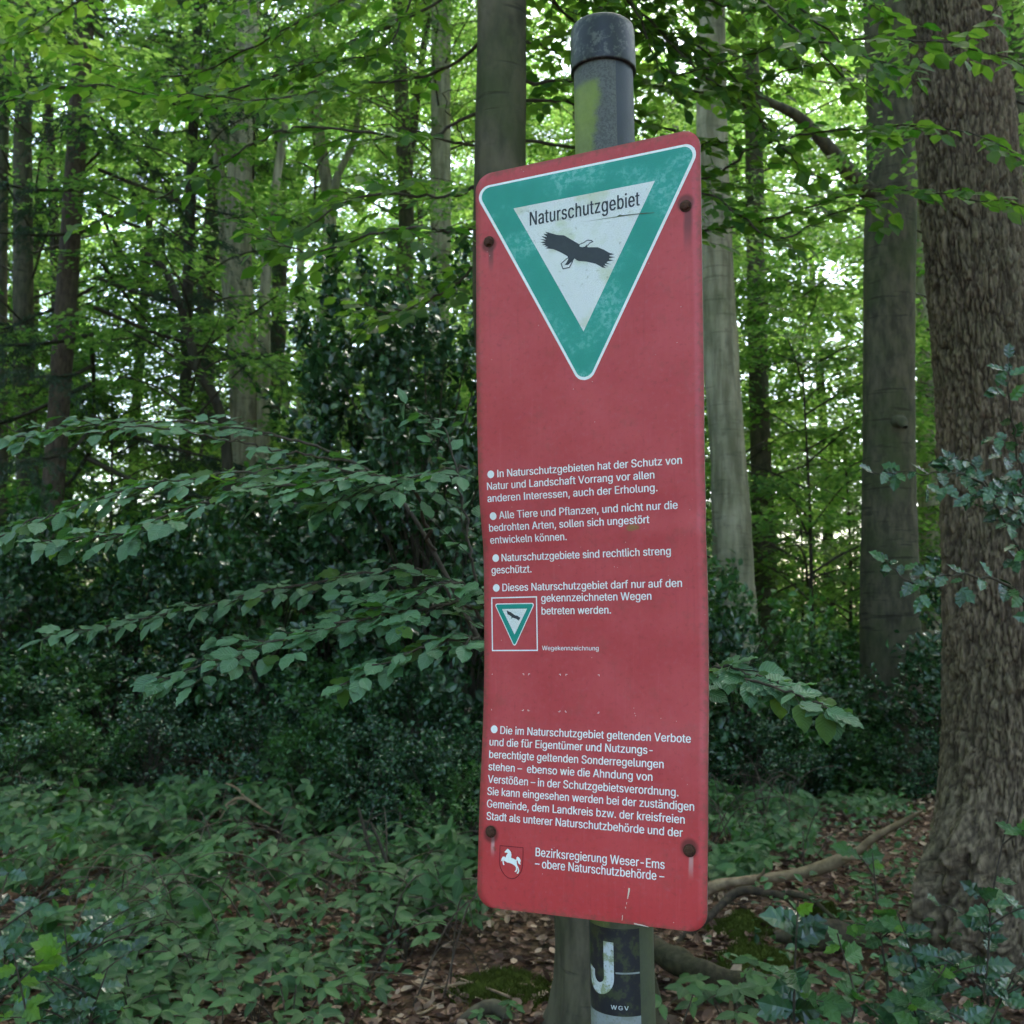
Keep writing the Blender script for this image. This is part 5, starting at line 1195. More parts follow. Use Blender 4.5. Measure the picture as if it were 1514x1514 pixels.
# --- the oak at the right with deeply furrowed bark
def oak():
    base = np.array([2.21, 4.8, -.15])
    t = empty('oak_tree', tuple(base)); tag(t, 'thick oak at the right edge with deeply furrowed brown bark and a burred foot', 'tree')
    ctr = catmull([(2.23, 4.8, -.15), (2.22, 4.8, .5), (2.215, 4.8, 1.3), (2.20, 4.8, 2.2), (2.15, 4.8, 3.2), (2.09, 4.8, 4.2), (2.0, 4.8, 5.2)], 12)
    nz, nt = 760, 330
    z = np.linspace(-.15, 5.1, nz); cx = np.interp(z, ctr[:, 2], ctr[:, 0]); cy = np.full(nz, 4.8)
    r = np.interp(z, [-.15, .1, .4, .8, 1.3, 2.2, 3.2, 4.2, 5.2], [.46, .37, .315, .280, .262, .245, .216, .195, .18])
    V = np.zeros((nz, nt, 3)); FI = np.zeros((nz, nt))
    for i in range(nz):
        zz = z[i]
        for j in range(nt):
            th = 2 * math.pi * j / nt
            c, s = math.cos(th), math.sin(th)
            q = Vector((c * r[i] * 58, s * r[i] * 58, zz * 11.0))
            q = q + Vector(mnoise.noise_vector(q * .45)) * .8 + Vector(mnoise.noise_vector(q * 1.9)) * .22
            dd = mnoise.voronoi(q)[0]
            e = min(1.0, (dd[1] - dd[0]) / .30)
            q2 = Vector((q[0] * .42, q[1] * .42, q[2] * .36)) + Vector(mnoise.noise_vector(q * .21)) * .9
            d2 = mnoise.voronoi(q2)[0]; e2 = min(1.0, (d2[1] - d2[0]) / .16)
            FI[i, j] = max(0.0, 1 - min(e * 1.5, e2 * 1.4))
            k = .011 * (min(1.0, e * 1.15) ** .8) + .016 * e2 ** .7 - .014 + .010 * mnoise.noise(q * 2.2) + .006 * mnoise.noise(q * 4.1) + .012 * mnoise.noise(q * .35)
            k += .02 * mnoise.noise(Vector((c * 1.2, s * 1.2, zz * .7)))
            if zz < .95:
                w = math.exp(-max(zz, 0) * 3.0)
                k += w * .16 * max(0, math.sin(th * 4 + .9)) 
                # burr low on the left front
                a = math.atan2(s, c) - math.radians(215); a = (a + math.pi) % (2 * math.pi) - math.pi
                g_ = math.exp(-(a / .42) ** 2 - ((zz - .30) / .34) ** 2)
                k += g_ * (.20 + .14 * mnoise.noise(q * .35) + .05 * mnoise.noise(q * .9))
            V[i, j] = (cx[i] + c * (r[i] + k), cy[i] + s * (r[i] + k), zz)
    i = np.arange(nz - 1)[:, None] * nt; j = np.arange(nt)[None]
    F = np.stack([i + j, i + (j + 1) % nt, i + nt + (j + 1) % nt, i + nt + j], -1).reshape(-1, 4)
    me = mesh_np('trunk', V.reshape(-1, 3) - base, F, smooth=True, mat=M['oak_bark'])
    a_ = me.attributes.new('fissure_shade', 'FLOAT', 'POINT'); a_.data.foreach_set('value', FI.ravel().astype(np.float32))
    link('trunk', me, t)
    V, F = trunk_mesh([(cx[-1], 4.8, 5.0), (1.9, 4.8, 7.5), (1.8, 4.9, 11), (1.7, 5, 14)], [.205, .18, .13, .06], 16, M['oak_bark'], .05)
    link('upper_trunk', mesh_np('upper_trunk', V - base, F, smooth=True, mat=M['oak_bark']), t)
    for me, nm in zip(CROWN_A[1], ('branches', 'crown')):
        o = link(nm, me, t); o.location = (-.25, 0, 2.6); o.rotation_euler = (0, 0, 2.2); o.scale = (.8, .8, .8)
        if nm == 'crown': o['kind'] = 'stuff'
oak()

# --- the trees one can tell apart behind
def T(label, spec, depth, radii, mat, cr, cz=0., rot=0., sc=1., name='beech_tree', top_z=15., **k):
    p = vpath(spec, depth, top_z)
    return tree(label, p, radii, mat, cr, cz + (2.4 if cr is not None and top_z > 1 else 0), rot, sc, name=name, crown_at=np.array([(p[-1] - p[0])[0] * .5, 0, 0]), **k)
big = T('stout grey beech left of the oak with a knot and a dead limb stub', [(1318, 1100), (1316, 900), (1311, 500), (1313, 250), (1312, 60)], 10.4, [.30, .25, .243, .24, .225, .12], M['beech_bark'], CROWN_A[2], 3.0, .6, 1.0, seg=36, flare=.4, seed=5, rough=.035,
        extra=[(PX((1300, 300, 10.4), (1262, 262, 10.2), (1225, 215, 10.0), (1180, 172, 9.9), (1135, 150, 9.8), (1095, 118, 9.8)), [.10, .08, .07, .055, .04, .015]),
               (PX((1320, 645, 10.4), (1330, 622, 10.1), (1338, 632, 10.0)), [.10, .085, .03]),
               (PX((1318, 960, 10.4), (1325, 850, 10.22), (1328, 780, 10.2), (1322, 720, 10.3)), [.06, .09, .09, .03])])
T('pale fluted beech just right of the sign', [(1092, 1110), (1086, 900), (1077, 700), (1066, 450), (1058, 200), (1052, 0)], 11.0, [.24, .185, .165, .15, .13, .09], M['pale_lit_bark'], CROWN_A[0], 3.2, 2.6, .9, seg=28, flare=.3, seed=8, rough=.07,
  extra=[(PX((1100, 980, 10.9), (1096, 800, 10.9), (1084, 640, 10.9), (1078, 520, 10.95)), [.09, .07, .05, .03])])
T('slender grey beech between the pale beech and the stout one', [(1135, 1080), (1128, 760), (1117, 450), (1112, 200)], 16, [.20, .15, .13, .10], M['beech_bark'], CROWN_A[1], 2, 1.2, .9, seed=11, rough=.04)
T('thin beech half hidden behind the stout beech', [(1372, 1060), (1372, 700), (1366, 450), (1362, 100)], 17, [.20, .15, .14, .11], M['pale_lit_bark'], CROWN_A[2], 2, 4.2, .9, seed=12)
T('beech stem at the far right edge behind the oak', [(1512, 1080), (1508, 700), (1502, 300), (1500, 50)], 13, [.16, .13, .12, .10], M['beech_bark'], CROWN_A[1], 2.6, 3.3, .9, seed=13)
T('leaning conifer with reddish bark at the left', [(48, 1075), (62, 900), (82, 690), (103, 400), (122, 100), (128, -60)], 12.8, [.16, .13, .125, .12, .11, .07], M['red_bark'], None, name='conifer_tree', seed=14, flare=.3, rough=.04)
ms = T('grey beech with three close stems left of centre', [(372, 1085), (370, 800), (364, 560), (354, 400), (354, 280), (362, 60)], 15, [.26, .22, .20, .17, .16, .12], M['pale_lit_bark'], CROWN_A[0], 1.4, 5.0, .9, seed=15, flare=.3, seg=20,
  extra=[(PX((372, 1000, 14.9), (386, 700, 14.8), (392, 480, 14.8), (402, 320, 14.8), (430, 120, 14.7)), [.12, .10, .09, .07, .05]),
         (PX((352, 700, 15.1), (346, 560, 15.1), (334, 400, 15.1), (328, 280, 15.1), (300, 100, 15.2)), [.10, .08, .075, .07, .04]),
         (PX((354, 280, 15), (330, 210, 15), (306, 150, 15), (290, 90, 15)), [.09, .07, .06, .04])])
T('crooked dark stem leaning left of the three-stemmed beech', [(345, 1060), (338, 700), (322, 600), (290, 545), (272, 470), (245, 400), (216, 375)], 12.5, [.10, .075, .07, .065, .06, .05, .035], M['dark_bark'], CROWN_B[0], 2.6, .3, 1.1, name='young_tree', seed=16, flare=.2, top_z=0)
T('thin forked beech with a pale stem right of the three-stemmed beech', [(452, 1075), (470, 560), (484, 430), (484, 300), (468, 170), (470, 30)], 18, [.15, .13, .12, .11, .09, .06], M['pale_lit_bark'], CROWN_A[2], 2, 2.0, .9, seed=17,
  extra=[(PX((484, 320, 18), (500, 260, 18), (520, 215, 18), (535, 140, 18)), [.09, .07, .06, .04])])
T('slender beech left of the two grey stems near the top', [(585, 1070), (590, 600), (600, 330), (592, 60)], 19, [.18, .15, .14, .12], M['beech_bark'], CROWN_A[1], 2, 0.4, .95, seed=18)
T('grey beech stem just left of the slim beech', [(640, 1075), (645, 600), (652, 320), (655, 40)], 17, [.20, .17, .165, .15], M['pale_lit_bark'], CROWN_A[0], 2.4, 3.9, .95, seed=19)
T('thin beech at the extreme left edge', [(-2, 1070), (0, 700), (2, 450), (5, 200)], 17, [.14, .11, .10, .08], M['beech_bark'], CROWN_A[2], 2, 1.9, .95, seed=20)

# conifer foliage: drooping needle shoots on the leaning conifer and its neighbour
def needle_unit(seed):
    r = np.random.default_rng(seed); n = 150
    t = r.random(n); P = np.c_[t * .7, r.normal(size=n) * .02, -.35 * t * t + r.normal(size=n) * .02]
    side = np.where(r.random(n) < .5, 1, -1)
    A = norm(np.c_[.55 + .2 * r.random(n), side * (.5 + .3 * r.random(n)), -.55 + .35 * r.normal(size=n)])
    return P, A, norm(np.c_[r.normal(size=n) * .5, r.normal(size=n) * .5, np.ones(n)]), .045 + .03 * r.random(n)
U_con = [needle_unit(s) for s in range(4)]
V_, F_, uv_ = TPL['lo']; Vn = V_.copy(); Vn[:, 1] *= .32; TPL['needle'] = (Vn, F_, uv_)
CROWN_C = crown(21, 3.2, 15, 2.6, 50, 10, U_con, prof=lambda f: 1.05 - .75 * f, rise=-.25, inner=.25, wood_r=.03, mat=M['needle'], kind='needle')
con = bpy.data.objects['conifer_tree']
for me, nm in zip(CROWN_C, ('branches', 'crown')):
    o = link(nm, me, con); o.location = (.55, 0, 0)
    if nm == 'crown': o['kind'] = 'stuff'
cp = vpath([(270, 1070), (275, 600), (282, 300), (290, 60)], 16.5)
c2 = tree('dark conifer with drooping needle boughs left of the three-stemmed beech', cp, [.12, .09, .08, .05], M['dark_bark'], CROWN_C, .6, 2.0, .8, name='conifer_tree', seed=22, crown_at=np.array([.2, 0, 0]))

# more of the wood behind
pr = random.Random(12)
placed = [(0.1, 4.6), (2.2, 4.8), (3.7, 10.4), (2.3, 11)]
cnt = 0; tries = 0
while cnt < 40 and tries < 4000:
    tries += 1
    y = 14 + 34 * pr.random() ** .9; x = (pr.random() - .5) * (y * 1.25 + 5)
    if y < 27 and 1120 < 757 + FPX * x / y < 1275: continue
    if any((x - a) ** 2 + (y - b_) ** 2 < (2.3 if y < 26 else 3.0) ** 2 for a, b_ in placed): continue
    placed.append((x, y)); cnt += 1
    far = y > 24
    rr = .09 + .12 * pr.random()
    path = [(x, y, gz(x, y) - .05), (x + pr.uniform(-.2, .2), y, 3), (x + pr.uniform(-.4, .4), y, 8), (x + pr.uniform(-.6, .6), y, 15)]
    cp_ = pr.choice(CROWN_F if far else CROWN_A)
    tree('slender straight beech standing deeper in the wood' if far else 'slender grey beech in the middle of the wood', path, [rr * 1.2, rr, rr * .85, rr * .5],
         pr.choice([M['beech_bark'], M['pale_lit_bark'], M['dark_bark']]), cp_, pr.uniform(-1.5, 1.2), pr.uniform(0, 6.28), pr.uniform(.85, 1.15),
         group='slender trees deep in the wood' if far else 'slender trees in the middle of the wood', seg=8, seed=cnt, crown_at=np.array([0, 0, 0]))

# rest of the wood out of view, added to shade sign and trunk fronts
for k, (x, y) in enumerate(((-3.2, -3.6), (2.6, -4.4), (5.4, -1.6), (-6.6, -1.2), (5.5, -7.5), (-6.0, -8.0), (7.6, 3.2), (-7.4, 4.6), (-4.7, 6.6), (5.3, 7.4), (-7.6, 10.4), (8.4, 10.6))):
    path = [(x, y, gz(x, y) - .05), (x + .1, y, 3), (x - .1, y, 8), (x, y, 15)]
    tree('grey beech of the near wood, added outside the view for its shade', path, [.26, .22, .18, .08], M['beech_bark'], CROWN_A[k % 3], -.3 + .5 * (k % 3), k * 1.1, 1.0,
         group='beeches added for shade on the near side', seg=12, seed=60 + k, crown_at=np.array([0, 0, 0]))

# understorey beeches
UND = [(1190, 14), (1250, 17), (1075, 15), (470, 20), (540, 17), (235, 19), (150, 15), (620, 14), (1400, 15), (180, 22), (700, 20), (860, 15), (960, 18), (1180, 20), (1320, 19), (1480, 18), (1380, 26), (1200, 30), (1300, 32), (1120, 33), (-100, 30), (60, 31), (200, 33), (340, 30), (500, 32), (620, 29), (330, 20), (-60, 14), (60, 20), (480, 22), (1260, 24), (1100, 25)]
for k, (px_, d) in enumerate(UND):
    p = pix(px_, 896, d); x = p.x
    path = [(x, d, gz(x, d) - .03), (x + .1, d, 2), (x + .05, d, 4.6)]
    s = pr.uniform(.9, 1.25)
    where = ('left' if px_ < 700 else 'right') + ' of the sign'
    if 700 <= px_ <= 1000: where = 'behind the sign'
    age = 'tiny distant young beech, pale green, ' if d > 18 else 'young beech with bright green layered leaves, '
    tree(age + where, path, [.035, .025, .01], M['dark_bark'], CROWN_B[k % 2], 0, pr.uniform(0, 6.28), s, name='young_beech', group=('distant ' if d > 18 else '') + 'young beeches ' + where, seg=6, flare=0, seed=k, crown_at=np.array([.05, 0, 0]))

# the far wood closing the view
def far_wood():
    r = np.random.default_rng(77); n = 210000
    y = 40 + 24 * r.random(n); x = (r.random(n) - .5) * 110
    z = 26 * r.random(n) ** 1.9
    c = np.array([mnoise.noise(Vector((a * .25, b_ * .25, c_ * .3))) for a, b_, c_ in zip(x, y, z)])
    k = (c > -1.0 + z * .026)
    P = np.c_[x, y, z][k]; m = len(P)
    A = rand_unit(r, m, .4); N = norm(rand_unit(r, m) * .5 + [0, -.1, 1]); S = .24 + .24 * r.random(m)
    o = link('far_wood', leaf_mass('far_wood', 'lo', (P, A, N, S), M['far_leaf'], 4))
    tag(o, 'bright green mass of far foliage closing the view', 'woodland', kind='stuff')
far_wood()
def added_wood_ring():  # foliage outside the view, added to keep low sky light out
    r = np.random.default_rng(79); n = 60000
    a = r.uniform(0, 6.283, n); R1 = 26 + 26 * r.random(n)
    x = R1 * np.sin(a); y = R1 * np.cos(a); z = 17 * r.random(n) ** 1.2
    k = ~((y > 24) & (np.abs(x) < y * .62)) & ~((y < 0) & (np.abs(x) < -y * .6) & (z > 2))     # path gap behind the viewer, left open so sky light reaches the sign
    x, y, z = x[k], y[k], z[k]; m = len(x)
    o = link('added_wood', leaf_mass('added_wood', 'lo', (np.c_[x, y, z], rand_unit(r, m, .5), norm(rand_unit(r, m) * .8 + [0, 0, .8]), .7 + .5 * r.random(m)), M['far_leaf'], 8))
    tag(o, 'foliage ring added out of view on the sides and behind the viewer to cut side light', 'woodland', kind='stuff')
added_wood_ring()
def undergrowth():
    r = np.random.default_rng(78); n = 42000
    y = 13 + 28 * r.random(n) ** .8; x = (r.random(n) - .5) * (y * 1.3 + 4)
    g_ = np.array([mnoise.noise(Vector((a * .5, b_ * .5, 2))) for a, b_ in zip(x, y)])
    z = r.random(n) ** .7 * (.35 + np.clip(g_ + .3, 0, 1) * 2.6)
    P = np.c_[x, y, z]; S = (.07 + .07 * r.random(n)) * (y / 18) ** .6
    o = link('distant_undergrowth', leaf_mass('distant_undergrowth', 'lo', (P, rand_unit(r, n, .5), norm(rand_unit(r, n) * .6 + [0, -.2, 1]), S), M['far_leaf'], 6))
    tag(o, 'low green undergrowth between the distant trunks', 'undergrowth', kind='stuff')
undergrowth()

# ------------------------------------------------------------------ HOLLY
def holly_bush_mesh(seed, n=4200, R=1.15, H=2.4, ls=.092, mat=None):
    r = np.random.default_rng(seed); sh = 190
    P0 = []
    while len(P0) < sh:
        v = r.uniform(-1, 1, 3); d = np.linalg.norm(v)
        if .35 < d < 1 + .25 * mnoise.noise(Vector(v * 3)) and mnoise.noise(Vector(v * 1.9) + Vector((seed, 0, 0))) > -.04: P0.append(v)
    P0 = np.array(P0) * [R, R, H / 2] + [0, 0, H / 2]
    out = norm(P0 - [0, 0, H * .35]); out[:, 2] += .25; out = norm(out)
    b = Bag()
    for i in range(0, sh, 3):
        p_ = catmull([np.array([r.normal() * .04, r.normal() * .04, P0[i][2] * .3]), P0[i] * [.45, .45, .75], P0[i]], 3); b.add(tube(p_, np.linspace(.011, .003, len(p_)), 4))
    k = n // sh
    idx = np.repeat(np.arange(sh), k); t = np.tile(np.linspace(0, 1, k), sh)[:, None]
    tw_ = norm(out + rand_unit(r, sh) * .5)
    P = P0[idx] + tw_[idx] * (t - .4) * .34 + r.normal(size=(sh * k, 3)) * .04
    A = norm(tw_[idx] * .6 + rand_unit(r, sh * k) * .8); N = norm(rand_unit(r, sh * k) * .6 + [0, 0, .5] + tw_[idx] * .5); S = ls * (.7 + .5 * r.random(sh * k))
    return b.mesh('stems', M['dark_bark']), leaf_mass('foliage', 'hollylo', (P, A, N, S), mat, seed)
HB = [holly_bush_mesh(s, mat=M['ivy_leaf' if s == 3 else 'holly_leaf']) for s in (1, 2, 3)]
HB.append(holly_bush_mesh(9, n=10500, R=1.25, H=4.2, ls=.085, mat=M['holly_leaf']))
def holly(px_, d, s, sz=1.0, label=None, group='dark holly bushes of the thicket'):
    p = pix(px_, 896, d); x = p.x
    t = empty('holly_bush', (x, d, gz(x, d) - .05)); 
    low = s * sz < .5
    if not label:
        side = 'left of the sign' if px_ < 700 else ('between the sign and the oak' if px_ > 1000 else 'hidden behind the sign')
        label_ = ('small low holly where the brambles meet the thicket, ' if low else 'dark glossy holly of the tall thicket, ') + side
        group_ = ('low hollies ' if low else 'tall hollies ') + side
    tag(t, label or label_, 'holly bush', None if label else group_)
    k = holly.n; holly.n += 1
    for me, nm in zip(HB[3] if sz > 1.3 else HB[k % 3], ('stems', 'foliage')):
        o = link(nm, me, t); o.rotation_euler = (0, 0, k * 1.7); o.scale = (s, s, s if sz > 1.3 else s * sz)
        if nm == 'foliage': o['kind'] = 'stuff'
holly.n = 0
holly(635, 9.0, 1.12, 1.55, 'tallest holly, rising dark against the sign\'s left edge')
holly(545, 9.9, .98, 1.35, 'tall holly left of the tallest one by the sign')
for a in ((480, 10.2, 1.0, 1.25), (690, 8.2, .9, 1.3), (400, 10.6, .95, 1.1), (300, 12.4, 1.0, 1.1), (200, 11.2, 1.0, 1.0), (110, 10.6, .9, 1.0), (20, 10.8, 1.0, 1.1), (-60, 9.8, 1.0, 1.0),
          (-20, 8.6, .6, .8), (70, 9.0, .6, .8), (160, 9.3, .6, .8), (440, 8.8, .55, .75), (530, 8.2, .6, .8), (620, 7.6, .55, .85), (690, 7.0, .5, .8), 
          (1080, 9.0, .8, 1.0), (935, 8.4, .8, 1.2), (1150, 11.3, .8, .62), (1215, 12.2, .8, .55), (1130, 9.0, .6, .8), (1200, 9.4, .55, .7), (1250, 9.3, .45, .7), (1385, 9.3, .6, .8), (1400, 11.5, .8, .55), (1240, 14, .9, .6), (1380, 12.5, .8, .6), (1500, 9, .8, 1.0), (870, 10, 1.1, 1), (780, 10.5, 1.2, 1.2), (20, 7.6, .36, .8), (120, 7.9, .42, .8), (230, 8.2, .4, .9), (400, 7.9, .42, .9), (470, 7.3, .36, .9), (560, 7.0, .38, .9), (640, 6.6, .36, .9), (690, 6.2, .34, .8), (1110, 8.0, .38, .8), (1180, 8.7, .4, .8), (1235, 8.9, .34, .8), (1345, 8.6, .3, .8)):
    holly(*a)

def holly_branch(pts, r0, twig, gap, ls, seed, start=.1, fill=1.0):
    return leafy_branch(pts, r0, twig, gap, ls, (-.1, -.9, .65), seed, start=start, droop=.05, jit=.5, fill=fill, ang=58)
hb = empty('holly_bush', (2.0, 3.35, gz(2.0, 3.35))); tag(hb, 'holly reaching in from the right edge across the oak trunk, with spiny blue-green leaves', 'holly bush')
parts = []
for i, s in enumerate(([(1690,1500,3.35),(1640,1100,3.3),(1560,850,3.2),(1460,720,3.1),(1370,700,3.05),(1290,700,3.0)],
          [(1690,1400,3.3),(1600,1000,3.3),(1500,800,3.2),(1440,690,3.2),(1400,680,3.1)],
          [(1690,1500,3.35),(1620,1150,3.25),(1520,900,3.1),(1430,850,3.0),(1350,860,3.0),(1310,830,3.0)],
          [(1650,1100,3.3),(1560,860,3.3),(1510,700,3.2),(1495,600,3.1),(1490,530,3.1)],
          [(1650,1200,3.3),(1580,900,3.2),(1540,760,3.1),(1500,730,3.0),(1430,735,3.0)])):
    parts.append(holly_branch(PX(*s), .006, .13, .050, .056, 100 + i, start=.50, fill=.62))
add_leafy(hb, parts, 'holly', M['holly_leaf'], [M['holly_leaf'], M['ivy_leaf']], 300, lo='hollylo')

def seedling(px_, py_, d, nleaf, ls, label, mats, seed, kind='holly', name='holly_seedling', cat='holly seedling', spread=.12):
    r = np.random.default_rng(seed)
    top = np.array(pix(px_, py_, d)); base = np.array([top[0] + r.normal() * .04, d + .02, gz(top[0], d)])
    t = empty(name, tuple(base)); tag(t, label, cat)
    path = catmull([base, base * .66 + top * .34 + [r.normal() * .04, 0, 0], base * .33 + top * .67 + [r.normal() * .04, 0, 0], top], 6)
    b = Bag(); b.add(tube(path - base, np.linspace(.006, .002, len(path)), 6))
    side = []
    for k in range(max(1, nleaf // 6)):
        f = .45 + .5 * r.random(); p = path[int(f * (len(path) - 1))]; th = r.random() * 6.28
        q = p + np.array([math.cos(th) * spread, math.sin(th) * spread, spread * .5]); pp = catmull([p, (p + q) / 2 + [0, 0, .02], q], 4)
        b.add(tube(pp - base, np.linspace(.003, .0015, len(pp)), 5)); side.append(pp)
    so = link('stem', b.mesh('stem', M['twig']), t)
    for k in range(nleaf):
        src = path if k % 3 == 0 else side[k % len(side)]
        f = (.55 + .45 * r.random()) if src is path else (.2 + .8 * r.random())
        p = src[int(f * (len(src) - 1))]; th = k * 2.4
        A = norm(np.array([math.cos(th), math.sin(th) * .8, .15 + r.normal() * .3])); N = norm(np.array([0, -1.0, .75]) + r.normal(size=3) * .4)
        newl = f > .95 and len(mats) > 1
        o = bpy.data.objects.new('leaf', single_leaf_mesh(kind, mats[1] if newl else mats[0])); COL.objects.link(o)
        o.parent = so; o.matrix_local = frame_matrix(p - base, A, N, ls * (.8 if newl else 1.35) * (.7 + .5 * r.random()))
HM = [M['holly_leaf'], M['young_leaf']]; HG = [M['bramble_leaf'], M['young_leaf']]
seedling(1290, 1262, 3.6, 26, .06, 'slim holly seedling with one bright new shoot, left of the oak foot', HG, 1)
seedling(1180, 1330, 3.1, 20, .085, 'holly seedling with the largest drooping spiny leaves beside the fallen branch', HM, 2)
seedling(1238, 1380, 3.0, 18, .065, 'holly seedling with a pale green top between log and oak', HG, 3)
seedling(1325, 1345, 3.3, 24, .06, 'holly seedling in front of the burred oak foot', HM, 4)
seedling(1465, 1330, 3.2, 46, .055, 'bushy holly seedling low at the right edge', HM, 5, spread=.16)
seedling(1400, 1425, 3.1, 34, .05, 'low holly seedling with light green tips below the oak trunk', HG, 6, spread=.16)
seedling(1330, 1470, 3.1, 26, .055, 'low holly seedling at the bottom, left of the light-tipped one', HM, 7, spread=.14)
seedling(1500, 1170, 3.3, 6, .06, 'single holly twig with green leaves at the right edge, beside the oak', HG, 8)
seedling(1500, 1440, 3.0, 30, .05, 'holly seedling in the bottom right corner', HM, 9, spread=.16)
seedling(1025, 1470, 3.2, 9, .05, 'small bluish holly seedling right of the post foot', HM, 10)
seedling(20, 1410, 3.0, 20, .06, 'young shoot with fresh yellow-green leaves in the bottom left corner', [M['young_leaf']], 11, name='young_shoot', cat='shoot')
seedling(95, 1370, 3.3, 70, .05, 'dark holly seedling crowd beside the yellow-green shoot', HM, 12, spread=.28)
seedling(-20, 1320, 3.4, 60, .05, 'dark holly at the left edge above the yellow-green shoot', HM, 13, spread=.26)
seedling(160, 1430, 3.2, 40, .05, 'dark holly seedling at the bottom, right of the yellow-green shoot', HM, 14, spread=.2)

# ------------------------------------------------------------------ BRAMBLES
def trifoliate(r, p, out, ls, N):
    P = []; A = []; NN = []; S = []
    sd_ = norm(np.cross(N, out))
    n = 5 if r.random() < .25 else 3
    for a, k in ((0, 1.1), (70, .95), (-70, .95), (125, .75), (-125, .75))[:n]:
        a = math.radians(a + r.normal() * 6); d = norm(out * math.cos(a) + sd_ * math.sin(a) + np.array([0, 0, -.15]) + r.normal(size=3) * .06)
        P.append(p + out * (.012 if a else .02)); A.append(d); NN.append(norm(N + r.normal(size=3) * .18)); S.append(ls * k * (.85 + .3 * r.random()))
    return P, A, NN, S
def bramble_cover():
    r = np.random.default_rng(31); P = []; A = []; N = []; S = []
    def patch(pxr, dr, n, hmax, dens=1.0):
        for _ in range(n):
            d = r.uniform(*dr); px_ = r.uniform(*pxr); q = pix(px_, 896, d); x = q.x
            if mnoise.noise(Vector((x * 1.6, d * 1.6, 1))) < -.22 * dens: continue
            h = hmax * (.35 + .65 * abs(mnoise.noise(Vector((x * 1.1, d * 1.1, 5)))) * 1.6)
            z = gz(x, d) + h * (.4 + .6 * r.random())
            th = r.normal() * .9 + math.radians(215)
            out = norm(np.array([math.cos(th), math.sin(th), -.1]))
            Nn = norm(np.array([-.1, -.45, 1.]) + r.normal(size=3) * .42)
            a, b_, c, e = trifoliate(r, np.array([x, d, z]), out, .086 * r.uniform(.6, 1.25), Nn)
            P.extend(a); A.extend(b_); N.extend(c); S.extend(e)
    patch((-60, 330), (4.6, 8.0), 1000, .6); patch((200, 700), (5.0, 7.8), 900, .55); patch((560, 720), (4.8, 6.6), 160, .3)
    patch((-40, 420), (4.0, 5.0), 260, .28); patch((300, 480), (4.1, 5.0), 60, .22)
    patch((1040, 1200), (6.2, 8.2), 330, .40); patch((1180, 1330), (7.2, 9.0), 160, .35); patch((1030, 1130), (5.6, 6.4), 90, .3)
    fr = (np.array(P), np.array(A), np.array(N), np.array(S))
    o = link('bramble_cover', leaf_mass('bramble_cover', 'bramble', fr, M['bramble_leaf'], 3, True))
    tag(o, 'low mat of bramble leaves under the thicket, left of the sign and beyond the fallen branch', 'brambles', kind='stuff')
bramble_cover()
def bramble_stems():
    r = np.random.default_rng(5); b = Bag()
    for _ in range(260):
        d = r.uniform(4.2, 7.8); px_ = r.uniform(-40, 720) if r.random() < .8 else r.uniform(1040, 1200)
        if px_ > 1000: d = r.uniform(6, 8)
        x = pix(px_, 896, d).x; th = r.uniform(0, 6.28); L = r.uniform(.25, .8); H = r.uniform(.12, .42)
        q = np.array([math.cos(th), math.sin(th), 0]); z0 = gz(x, d)
        p_ = catmull([np.array([x, d, z0]), np.array([x, d, z0 + H * .8]) + q * L * .3, np.array([x, d, z0 + H]) + q * L * .7, np.array([x, d, z0 + H * .7]) + q * L], 4)
        b.add(tube(p_, np.linspace(.004, .0015, len(p_)), 4))
    o = link('bramble_stems', b.mesh('bramble_stems', M['red_bark'])); tag(o, 'tangle of thin reddish bramble stems under the leaves', 'stems', kind='stuff')
bramble_stems()
def small_cover():
    r = np.random.default_rng(15); n = 5200; P = []
    while len(P) < n:
        d = 4.0 + 5.5 * r.random(); px_ = r.uniform(-60, 740) if r.random() < .75 else r.uniform(1030, 1420); x = pix(px_, 896, d).x
        if mnoise.noise(Vector((x * 2.3, d * 2.3, 9))) < .08: continue
        P.append((x, d, gz(x, d) + .02 + .22 * r.random() ** 1.5))
    P = np.array(P)
    o = link('ivy_cover', leaf_mass('ivy_cover', 'hollylo', (P, rand_unit(r, n, .4), norm(rand_unit(r, n) * .5 + [0, -.35, 1]), .03 + .03 * r.random(n)), M['ivy_leaf'], 9))
    tag(o, 'small dark ivy leaves creeping between the brambles', 'ivy', kind='stuff')
small_cover()

